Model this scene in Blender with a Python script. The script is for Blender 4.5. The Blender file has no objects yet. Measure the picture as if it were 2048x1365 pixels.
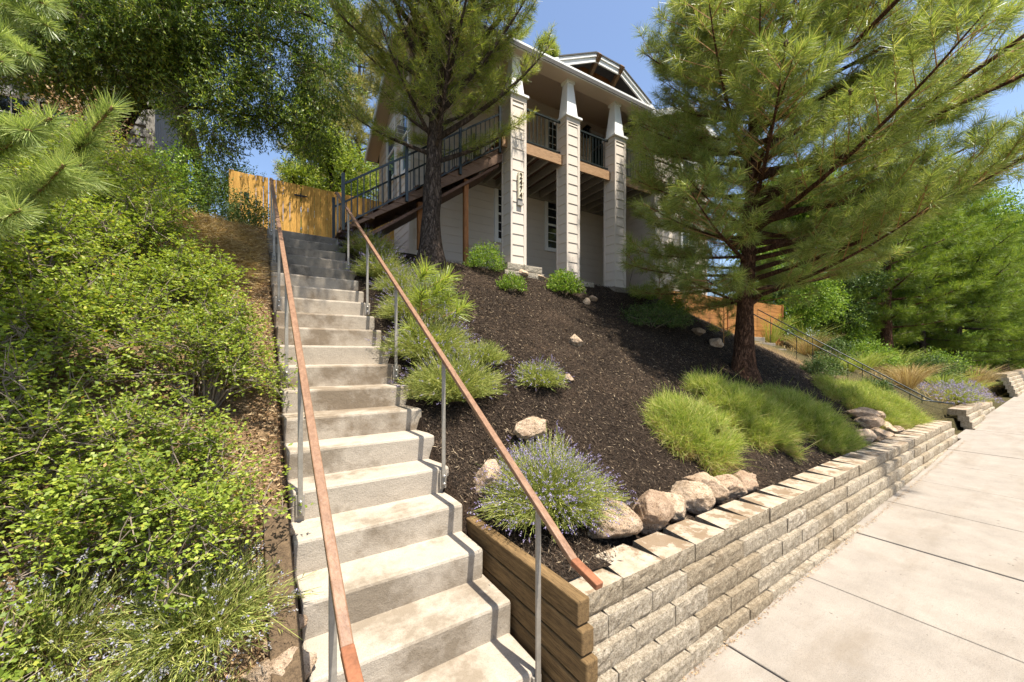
import bpy, math, random
import numpy as np
from mathutils import Vector, noise as mnoise

C = bpy.context.scene.collection
RAD = math.radians
# ------------------------------------------------------------------ scene frame
# camera at the origin, z = 0 at eye level; X runs along the street, Y up the hill
FPX, HOR, RX, RY = 785.0, 713.0, 0.834, 0.552          # focal length and horizon in photo pixels (2048 wide)
def ray(px, py):
    r = (px - 1024) / FPX
    return (r*RX + RY, -RY*r + RX, (HOR - py) / FPX)
def at(px, py, t):
    R = ray(px, py); return (R[0]*t, R[1]*t, R[2]*t)

def nz(x, y, z=0.0): return mnoise.noise(Vector((x, y, z)))

# ------------------------------------------------------------------ terrain
RISE, RUN, YTOP, ZTOP = 0.2284, 0.3538, 8.652, 2.407
def nosing(y): return ZTOP + (RISE/RUN)*(y - YTOP)
def walk_z(x): return -2.27 + 0.029*x if x > -8 else -2.502
def lerp(a, b, t): return a + (b-a)*max(0.0, min(1.0, t))
def sstep(a, b, v):
    t = max(0.0, min(1.0, (v-a)/(b-a))); return t*t*(3-2*t)
def hill_right(x, y):
    s = 0.675 if x < 9.5 else lerp(0.675, 0.36, (x-9.5)/7.0)
    yb = 2.12 + 0.015*(x-1.6)
    d = y - yb
    top = 7.25 + lerp(0, 1.5, (x-10)/8)
    dd = min(d, top-yb)
    z = -1.56 + s*max(dd, 0) + min(d, 0)*0.0
    z -= 0.10*math.exp(-((d-0.3)/0.5)**2)
    if y > top: z += (y-top)*0.10
    if x > 13.3: z += lerp(0, 0.35, (x-13.3)/3.0)
    if d < 0: z = -1.60
    return z
def hill_left(x, y):
    z = nosing(min(y, YTOP+0.1)) - 0.07
    if y > YTOP+0.1: z += (y-YTOP-0.1)*0.05
    if x < -0.3: z += 0.10*min(-x-0.3, 6)*sstep(2.2, 4.5, y)
    if y < 1.75: z = min(z, lerp(walk_z(x)-0.01, nosing(1.75)-0.07, (y-1.25)/0.5))
    return z
def H(x, y):
    if x < 0.24: z = hill_left(x, y)
    elif x < 1.50: z = nosing(min(y, YTOP+0.2)) - 0.42
    else:
        near = max(nosing(min(y, YTOP)) - 0.10, -1.47)
        z = near + (hill_right(x, y)-near)*sstep(1.7, 2.9, x)
        if x < 1.66 and y < 3.1: z = nosing(y) - 0.45
        if y > 7.6:
            k = sstep(7.6, 9.0, y)*(1-sstep(3.0, 4.6, x)); z = z*(1-k) + 2.36*k
    z += 0.035*nz(x*1.3, y*1.3, 3.1) + 0.012*nz(x*5, y*5, 1.7)
    return z
def ground(px, py, t0=1.2):
    R = ray(px, py); t = t0
    while t < 60:
        if R[2]*t <= H(R[0]*t, R[1]*t): break
        t += 0.02
    return (R[0]*t, R[1]*t)

# ------------------------------------------------------------------ mesh builder
class MB:
    def __init__(s): s.v = []; s.f = []
    def add(s, vs, fs):
        n = len(s.v); s.v += [tuple(p) for p in vs]; s.f += [tuple(i+n for i in f) for f in fs]
    def box(s, x0, y0, z0, x1, y1, z1):
        s.add([(x0,y0,z0),(x1,y0,z0),(x1,y1,z0),(x0,y1,z0),(x0,y0,z1),(x1,y0,z1),(x1,y1,z1),(x0,y1,z1)],
              [(0,3,2,1),(4,5,6,7),(0,1,5,4),(1,2,6,5),(2,3,7,6),(3,0,4,7)])
    def hexa(s, b, t):
        """b, t: four bottom and four top corners, counter-clockwise from above"""
        s.add(list(b)+list(t), [(0,3,2,1),(4,5,6,7),(0,1,5,4),(1,2,6,5),(2,3,7,6),(3,0,4,7)])
    def bar(s, a, b, wx, wz, up=(0,0,1)):
        """rectangular bar from a to b, wx across, wz along 'up'"""
        a, b = Vector(a), Vector(b); d = (b-a).normalized()
        u = Vector(up); sx = d.cross(u)
        if sx.length < 1e-4: sx = d.cross(Vector((1,0,0)))
        sx.normalize(); uz = sx.cross(d).normalized()
        c = [(-wx/2,-wz/2),(wx/2,-wz/2),(wx/2,wz/2),(-wx/2,wz/2)]
        s.add([a+sx*p+uz*q for p,q in c]+[b+sx*p+uz*q for p,q in c],
              [(3,2,1,0),(4,5,6,7),(0,1,5,4),(1,2,6,5),(2,3,7,6),(3,0,4,7)])
    def tube(s, pts, rad, n=6, cap=True):
        pts = [Vector(p) for p in pts]; base = len(s.v); k = len(pts)
        prev = None
        for i, p in enumerate(pts):
            d = (pts[min(i+1,k-1)]-pts[max(i-1,0)])
            d = d.normalized() if d.length > 1e-9 else Vector((0,0,1))
            if prev is None:
                a = d.cross(Vector((0,0,1)))
                if a.length < 1e-3: a = d.cross(Vector((1,0,0)))
            else: a = prev - d*prev.dot(d)
            a.normalize(); prev = a; b = d.cross(a)
            r = rad[i] if hasattr(rad, '__len__') else rad
            for j in range(n):
                w = 2*math.pi*j/n; q = p + a*(r*math.cos(w)) + b*(r*math.sin(w)); s.v.append(tuple(q))
        for i in range(k-1):
            for j in range(n):
                s.f.append((base+i*n+j, base+i*n+(j+1)%n, base+(i+1)*n+(j+1)%n, base+(i+1)*n+j))
        if cap:
            s.f.append(tuple(base+j for j in reversed(range(n)))); s.f.append(tuple(base+(k-1)*n+j for j in range(n)))
    def mesh(s, name, mat=None, o=(0,0,0), smooth=False):
        me = bpy.data.meshes.new(name)
        me.from_pydata([(x-o[0], y-o[1], z-o[2]) for x,y,z in s.v], [], s.f); me.update()
        if smooth: me.polygons.foreach_set('use_smooth', [True]*len(me.polygons))
        if mat: me.materials.append(mat)
        return me

def np_mesh(name, V, k, mat):
    """V: (n*k,3) points, faces of k consecutive points each (loose islands)"""
    V = np.asarray(V, dtype=np.float32).reshape(-1, 3); n = len(V)//k
    me = bpy.data.meshes.new(name)
    me.vertices.add(n*k); me.vertices.foreach_set('co', V.ravel())
    me.loops.add(n*k); me.loops.foreach_set('vertex_index', np.arange(n*k, dtype=np.int32))
    me.polygons.add(n); me.polygons.foreach_set('loop_start', np.arange(0, n*k, k, dtype=np.int32))
    me.polygons.foreach_set('loop_total', np.full(n, k, dtype=np.int32))
    me.update(calc_edges=True); me.materials.append(mat)
    return me

ORG = {}
def tag(o, label=None, cat=None, group=None, kind=None):
    if label: o['label'] = label
    if cat: o['category'] = cat
    if group: o['group'] = group
    if kind: o['kind'] = kind
    return o
def thing(name, label, cat, loc=(0,0,0), rz=0.0, group=None):
    o = bpy.data.objects.new(name, None); C.objects.link(o); o.empty_display_size = 0.1
    o.location = loc; o.rotation_euler = (0,0,rz); ORG[o] = tuple(loc) if rz == 0 else (0,0,0)
    return tag(o, label, cat, group)
def link(name, me, parent=None, bevel=0, label=None, seg=2):
    o = bpy.data.objects.new(name, me); C.objects.link(o)
    if parent: o.parent = parent
    if bevel:
        m = o.modifiers.new('edge', 'BEVEL'); m.width = bevel; m.segments = seg; m.limit_method = 'ANGLE'; m.angle_limit = RAD(40)
    if label: o['label'] = label
    ORG[o] = ORG.get(parent, (0,0,0)) if parent else (0,0,0)
    return o
def part(name, mb, mat, parent, bevel=0, smooth=False, label=None):
    return link(name, mb.mesh(name, mat, ORG[parent], smooth), parent, bevel, label)
def part_np(name, V, k, mat, parent, label=None):
    V = np.asarray(V, dtype=np.float64).reshape(-1,3) - np.array(ORG[parent])
    return link(name, np_mesh(name, V, k, mat), parent, 0, label)
def solo(name, mb, mat, label, cat, loc, group=None, bevel=0, smooth=False):
    o = link(name, mb.mesh(name, mat, loc, smooth), None, bevel); o.location = loc
    return tag(o, label, cat, group)
def struct(name, mb, mat, smooth=False, bevel=0, kind='structure'):
    o = link(name, mb.mesh(name, mat, (0,0,0), smooth), None, bevel); o['kind'] = kind
    return o

# ------------------------------------------------------------------ materials
def newmat(name):
    m = bpy.data.materials.new(name); m.use_nodes = True; nt = m.node_tree
    b = nt.nodes['Principled BSDF']; return m, nt, b
def N(nt, t, **kw):
    n = nt.nodes.new(t)
    for k, v in kw.items():
        if hasattr(n, k): setattr(n, k, v)
        else: n.inputs[k].default_value = v
    return n
def ramp(nt, fac, stops):
    r = N(nt, 'ShaderNodeValToRGB'); e = r.color_ramp.elements
    while len(e) < len(stops): e.new(0.5)
    for i, (p, c) in enumerate(stops):
        e[i].position = p; e[i].color = (*c, 1)
    nt.links.new(fac, r.inputs[0]); return r.outputs[0]
def mixc(nt, fac, a, b, mode='MIX'):
    m = N(nt, 'ShaderNodeMix', data_type='RGBA', blend_type=mode)
    for i, x in ((0, fac), (6, a), (7, b)):
        if hasattr(x, 'is_linked') or hasattr(x, 'links'): nt.links.new(x, m.inputs[i])
        else: m.inputs[i].default_value = x if i == 0 else (*x, 1)
    return m.outputs[2]
def coords(nt, kind='Object', scale=(1,1,1)):
    t = N(nt, 'ShaderNodeTexCoord'); mp = N(nt, 'ShaderNodeMapping'); mp.inputs['Scale'].default_value = scale
    nt.links.new(t.outputs[kind], mp.inputs[0]); return mp.outputs[0]
def noise(nt, vec, scale, detail=4, rough=0.6):
    n = N(nt, 'ShaderNodeTexNoise'); n.inputs['Scale'].default_value = scale; n.inputs['Detail'].default_value = detail
    n.inputs['Roughness'].default_value = rough; nt.links.new(vec, n.inputs['Vector']); return n.outputs['Fac']
def bump(nt, b, h, dist, strength=1.0, prev=None):
    n = N(nt, 'ShaderNodeBump'); n.inputs['Distance'].default_value = dist; n.inputs['Strength'].default_value = strength
    nt.links.new(h, n.inputs['Height'])
    if prev: nt.links.new(prev, n.inputs['Normal'])
    nt.links.new(n.outputs[0], b.inputs['Normal']); return n.outputs[0]
def m_plain(name, col, rough=0.6, var=0.12, scale=6, metal=0.0, bumpd=0.0, stretch=(1,1,1), fine=60, spec=0.3):
    m, nt, b = newmat(name); v = coords(nt, 'Object', stretch)
    lo = tuple(c*(1-var) for c in col); hi = tuple(min(1, c*(1+var)) for c in col)
    c1 = ramp(nt, noise(nt, v, scale), [(0.3, lo), (0.7, hi)])
    c2 = mixc(nt, 0.35, c1, ramp(nt, noise(nt, v, fine, 3), [(0.3, lo), (0.7, hi)]))
    nt.links.new(c2, b.inputs['Base Color']); b.inputs['Roughness'].default_value = rough; b.inputs['Metallic'].default_value = metal
    b.inputs['Specular IOR Level'].default_value = spec
    if bumpd: bump(nt, b, noise(nt, v, fine, 4), bumpd)
    return m
def m_concrete(name, col, stain, amt=0.5, bumpd=0.004, thr=.53):
    m, nt, b = newmat(name); v = coords(nt)
    base = ramp(nt, noise(nt, v, 3.0, 6), [(0.3, tuple(c*0.86 for c in col)), (0.7, tuple(c*1.1 for c in col))])
    sp = ramp(nt, noise(nt, v, 160, 2), [(0.36, (0.62,)*3), (0.5, (1,1,1))])
    base = mixc(nt, 0.6, base, sp, 'MULTIPLY')
    st = ramp(nt, noise(nt, v, 1.6, 6, 0.65), [(thr, (0,0,0)), (thr+.12, (1,1,1))])
    fac = N(nt, 'ShaderNodeMath', operation='MULTIPLY'); nt.links.new(st, fac.inputs[0]); fac.inputs[1].default_value = amt
    base = mixc(nt, fac.outputs[0], base, stain)
    nt.links.new(base, b.inputs['Base Color']); b.inputs['Roughness'].default_value = 0.9
    b.inputs['Specular IOR Level'].default_value = 0.2
    p = bump(nt, b, noise(nt, v, 90, 5, 0.7), bumpd); bump(nt, b, noise(nt, v, 9, 4), bumpd*2, 1, p)
    return m
def m_sidewalk():
    m = m_concrete('sidewalk_concrete', (0.285,0.248,0.205), (0.22,0.185,0.145), 0.45, 0.004); nt = m.node_tree; b = nt.nodes['Principled BSDF']; v = coords(nt)
    src = b.inputs['Base Color'].links[0].from_socket
    c = src
    sp = ramp(nt, noise(nt, v, 17, 2, .5), [(0.735, (0,0,0)), (0.75, (.7,)*3)]); c = mixc(nt, sp, c, (0.08,0.065,0.05))
    st = ramp(nt, noise(nt, coords(nt, 'Object', (.35,1.6,1)), 1.4, 6, .7), [(0.5, (1,1,1)), (0.68, (.84,.81,.77))]); c = mixc(nt, .8, c, st, 'MULTIPLY')
    nt.links.new(c, b.inputs['Base Color']); return m
def m_wood(name, a, c, stretch, rough=0.75, bumpd=0.004, scale=5.0):
    m, nt, b = newmat(name); v = coords(nt, 'Object', stretch)
    n1 = noise(nt, v, scale, 8, 0.65)
    col = ramp(nt, n1, [(0.25, a), (0.5, tuple((x+y)/2 for x,y in zip(a,c))), (0.75, c)])
    dk = ramp(nt, noise(nt, v, scale*4, 5, 0.7), [(0.38, (0.45,)*3), (0.52, (1,1,1))])
    col = mixc(nt, 0.6, col, dk, 'MULTIPLY')
    g = N(nt, 'ShaderNodeNewGeometry')
    col = mixc(nt, 0.3, col, ramp(nt, g.outputs['Random Per Island'], [(0, (0.55,)*3), (1, (1.2,1.2,1.2))]), 'MULTIPLY')
    nt.links.new(col, b.inputs['Base Color']); b.inputs['Roughness'].default_value = rough
    b.inputs['Specular IOR Level'].default_value = 0.2
    bump(nt, b, noise(nt, v, scale*3, 6, 0.7), bumpd); return m
def m_leaf(name, stops, transl=0.35, rough=0.55, clump=1.2, camt=0.5, spec=0.25):
    m, nt, b = newmat(name); g = N(nt, 'ShaderNodeNewGeometry')
    col = ramp(nt, g.outputs['Random Per Island'], stops)
    v = coords(nt); cl = ramp(nt, noise(nt, v, clump, 4), [(0.3, (0.62,0.66,0.62)), (0.7, (1.25,1.22,1.1))])
    col = mixc(nt, camt, col, cl, 'MULTIPLY')
    nt.links.new(col, b.inputs['Base Color']); b.inputs['Roughness'].default_value = rough; b.inputs['Specular IOR Level'].default_value = spec
    tr = N(nt, 'ShaderNodeBsdfTranslucent'); nt.links.new(mixc(nt, 1.0, col, (1.25,1.25,0.7), 'MULTIPLY'), tr.inputs[0])
    mx = N(nt, 'ShaderNodeMixShader'); mx.inputs[0].default_value = transl
    nt.links.new(b.outputs[0], mx.inputs[1]); nt.links.new(tr.outputs[0], mx.inputs[2])
    nt.links.new(mx.outputs[0], nt.nodes['Material Output'].inputs[0]); return m
def m_stone(name, lo, hi, sc=14, bumpd=0.02):
    m, nt, b = newmat(name); v = coords(nt)
    g = N(nt, 'ShaderNodeObjectInfo')
    col = ramp(nt, noise(nt, v, sc, 8, 0.7), [(0.28, lo), (0.72, hi)])
    pit = ramp(nt, noise(nt, v, sc*5, 4, 0.7), [(0.36, (0.22,0.17,0.13)), (0.46, (1,1,1))])
    col = mixc(nt, 0.8, col, pit, 'MULTIPLY')
    col = mixc(nt, 0.5, col, ramp(nt, g.outputs['Random'], [(0, (0.62,0.50,0.41)), (0.5, (0.95,0.87,0.78)), (1, (1.3,1.27,1.2))]), 'MULTIPLY')
    nt.links.new(col, b.inputs['Base Color']); b.inputs['Roughness'].default_value = 0.92; b.inputs['Specular IOR Level'].default_value = 0.15
    p = bump(nt, b, noise(nt, v, sc*0.8, 9, 0.75), bumpd*2.6); bump(nt, b, noise(nt, v, sc*5, 4, 0.7), bumpd*0.7, 1, p); return m
def m_splitblock(name):
    m, nt, b = newmat(name); v = coords(nt)
    g = N(nt, 'ShaderNodeNewGeometry')
    base = ramp(nt, noise(nt, v, 26, 6, 0.75), [(0.30, (0.27,0.22,0.165)), (0.5, (0.47,0.41,0.32)), (0.68, (0.66,0.59,0.49))])
    sp = ramp(nt, noise(nt, v, 110, 3, 0.8), [(0.36, (0.30,0.26,0.20)), (0.47, (0.97,0.95,0.92)), (0.75, (1.25,1.23,1.18))])
    base = mixc(nt, 0.85, base, sp, 'MULTIPLY')
    base = mixc(nt, 0.8, base, ramp(nt, g.outputs['Random Per Island'], [(0, (0.72,0.64,0.52)), (0.35, (1,0.97,0.92)), (1, (1.12,1.1,1.08))]), 'MULTIPLY')
    st = ramp(nt, noise(nt, v, 2.2, 5), [(0.60, (0,0,0)), (0.7, (0.5,)*3)])
    base = mixc(nt, st, base, (0.2,0.14,0.075))
    nt.links.new(base, b.inputs['Base Color']); b.inputs['Roughness'].default_value = 0.95; b.inputs['Specular IOR Level'].default_value = 0.1
    p = bump(nt, b, noise(nt, v, 30, 8, 0.75), 0.035); bump(nt, b, noise(nt, v, 110, 3, 0.8), 0.014, 1, p); return m
def m_captop(name):
    m, nt, b = newmat(name); v = coords(nt)
    col = ramp(nt, noise(nt, v, 7, 7, 0.7), [(0.3, (0.27,0.21,0.14)), (0.55, (0.37,0.305,0.23)), (0.75, (0.44,0.38,0.30))])
    wet = ramp(nt, noise(nt, v, 3.1, 5, 0.7), [(0.50, (0,0,0)), (0.55, (0.75,)*3)])
    col = mixc(nt, wet, col, (0.16,0.105,0.058))
    vo = N(nt, 'ShaderNodeTexVoronoi', feature='DISTANCE_TO_EDGE'); vo.inputs['Scale'].default_value = 6.5
    wv = N(nt, 'ShaderNodeVectorMath', operation='ADD'); nt.links.new(v, wv.inputs[0])
    ns = N(nt, 'ShaderNodeTexNoise'); ns.inputs['Scale'].default_value = 9; nt.links.new(v, ns.inputs['Vector'])
    sc = N(nt, 'ShaderNodeVectorMath', operation='SCALE'); sc.inputs['Scale'].default_value = 0.22; nt.links.new(ns.outputs['Color'], sc.inputs[0]); nt.links.new(sc.outputs[0], wv.inputs[1])
    nt.links.new(wv.outputs[0], vo.inputs['Vector'])
    cr = ramp(nt, vo.outputs['Distance'], [(0.0, (0.4,)*3), (0.035, (0,0,0))])
    col = mixc(nt, cr, col, (0.24,0.165,0.095))
    nt.links.new(col, b.inputs['Base Color']); b.inputs['Roughness'].default_value = 0.92; b.inputs['Specular IOR Level'].default_value = 0.15
    bump(nt, b, noise(nt, v, 120, 4, 0.7), 0.004); return m
def m_hill(name):
    m, nt, b = newmat(name); v = coords(nt)
    fib = noise(nt, coords(nt, 'Object', (1, 0.35, 1)), 70, 6, 0.8)
    mul = ramp(nt, fib, [(0.36, (0.009,0.007,0.005)), (0.5, (0.034,0.024,0.017)), (0.64, (0.09,0.063,0.044)), (0.78, (0.22,0.165,0.11))])
    mul = mixc(nt, 1.0, mul, ramp(nt, noise(nt, v, .9, 5, .6), [(0.32, (0.7,0.68,0.66)), (0.52, (1.05,1.03,1.0)), (0.72, (1.7,1.6,1.5))]), 'MULTIPLY')
    dry = ramp(nt, noise(nt, v, 38, 8, 0.8), [(0.3, (0.10,0.06,0.034)), (0.5, (0.27,0.175,0.095)), (0.7, (0.45,0.32,0.19)), (0.85, (0.58,0.45,0.29))])
    dry2 = ramp(nt, noise(nt, v, 30, 8, 0.8), [(0.35, (0.03,0.026,0.012)), (0.55, (0.095,0.08,0.035)), (0.75, (0.22,0.175,0.08))])
    sx = N(nt, 'ShaderNodeSeparateXYZ'); nt.links.new(v, sx.inputs[0])
    nn = N(nt, 'ShaderNodeMath', operation='MULTIPLY_ADD'); nt.links.new(noise(nt, v, 1.5, 5), nn.inputs[0]); nn.inputs[1].default_value = 1.6; nt.links.new(sx.outputs[0], nn.inputs[2])
    a = N(nt, 'ShaderNodeMapRange'); nt.links.new(sx.outputs[0], a.inputs[0]); a.inputs[1].default_value = 1.0; a.inputs[2].default_value = 1.3
    c = N(nt, 'ShaderNodeMapRange'); nt.links.new(nn.outputs[0], c.inputs[0]); c.inputs[1].default_value = 13.6; c.inputs[2].default_value = 14.4; c.inputs[3].default_value = 1; c.inputs[4].default_value = 0
    mm = N(nt, 'ShaderNodeMath', operation='MULTIPLY'); nt.links.new(a.outputs[0], mm.inputs[0]); nt.links.new(c.outputs[0], mm.inputs[1])
    e2 = N(nt, 'ShaderNodeMapRange'); nt.links.new(nn.outputs[0], e2.inputs[0]); e2.inputs[1].default_value = 13.5; e2.inputs[2].default_value = 15.5
    dry = mixc(nt, e2.outputs[0], dry, dry2)
    col = mixc(nt, mm.outputs[0], dry, mul)
    nt.links.new(col, b.inputs['Base Color']); b.inputs['Roughness'].default_value = 0.95; b.inputs['Specular IOR Level'].default_value = 0.1
    p = bump(nt, b, fib, 0.03); bump(nt, b, noise(nt, v, 14, 6, 0.7), 0.05, 1, p); return m
def m_bark(name, lo, hi, rot=0.0):
    m, nt, b = newmat(name); v = coords(nt, 'Object', (1,1,0.28))
    vo = N(nt, 'ShaderNodeTexVoronoi', feature='DISTANCE_TO_EDGE'); vo.inputs['Scale'].default_value = 17
    ns = noise(nt, v, 26, 7, 0.8)
    dn = N(nt, 'ShaderNodeTexNoise'); dn.inputs['Scale'].default_value = 14; dn.inputs['Detail'].default_value = 5; nt.links.new(v, dn.inputs['Vector'])
    dv = N(nt, 'ShaderNodeVectorMath', operation='MULTIPLY_ADD'); dv.inputs[1].default_value = (.22,.22,.3); nt.links.new(dn.outputs['Color'], dv.inputs[0]); nt.links.new(v, dv.inputs[2]); nt.links.new(dv.outputs[0], vo.inputs['Vector'])
    col = ramp(nt, ns, [(0.3, lo), (0.7, hi)])
    cr = ramp(nt, vo.outputs['Distance'], [(0.0, (0.18,)*3), (0.2, (1,1,1))])
    col = mixc(nt, 0.7, col, cr, 'MULTIPLY'); nt.links.new(col, b.inputs['Base Color'])
    b.inputs['Roughness'].default_value = 0.95; b.inputs['Specular IOR Level'].default_value = 0.1
    p = bump(nt, b, cr, 0.07); bump(nt, b, ns, 0.04, 1, p); return m
def m_glass(name, col=(0.015,0.018,0.022)):
    m, nt, b = newmat(name); b.inputs['Base Color'].default_value = (*col, 1); b.inputs['Roughness'].default_value = 0.03
    b.inputs['Specular IOR Level'].default_value = 0.8
    bump(nt, b, noise(nt, coords(nt), 1.3, 2), 0.01, 0.5); return m

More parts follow.
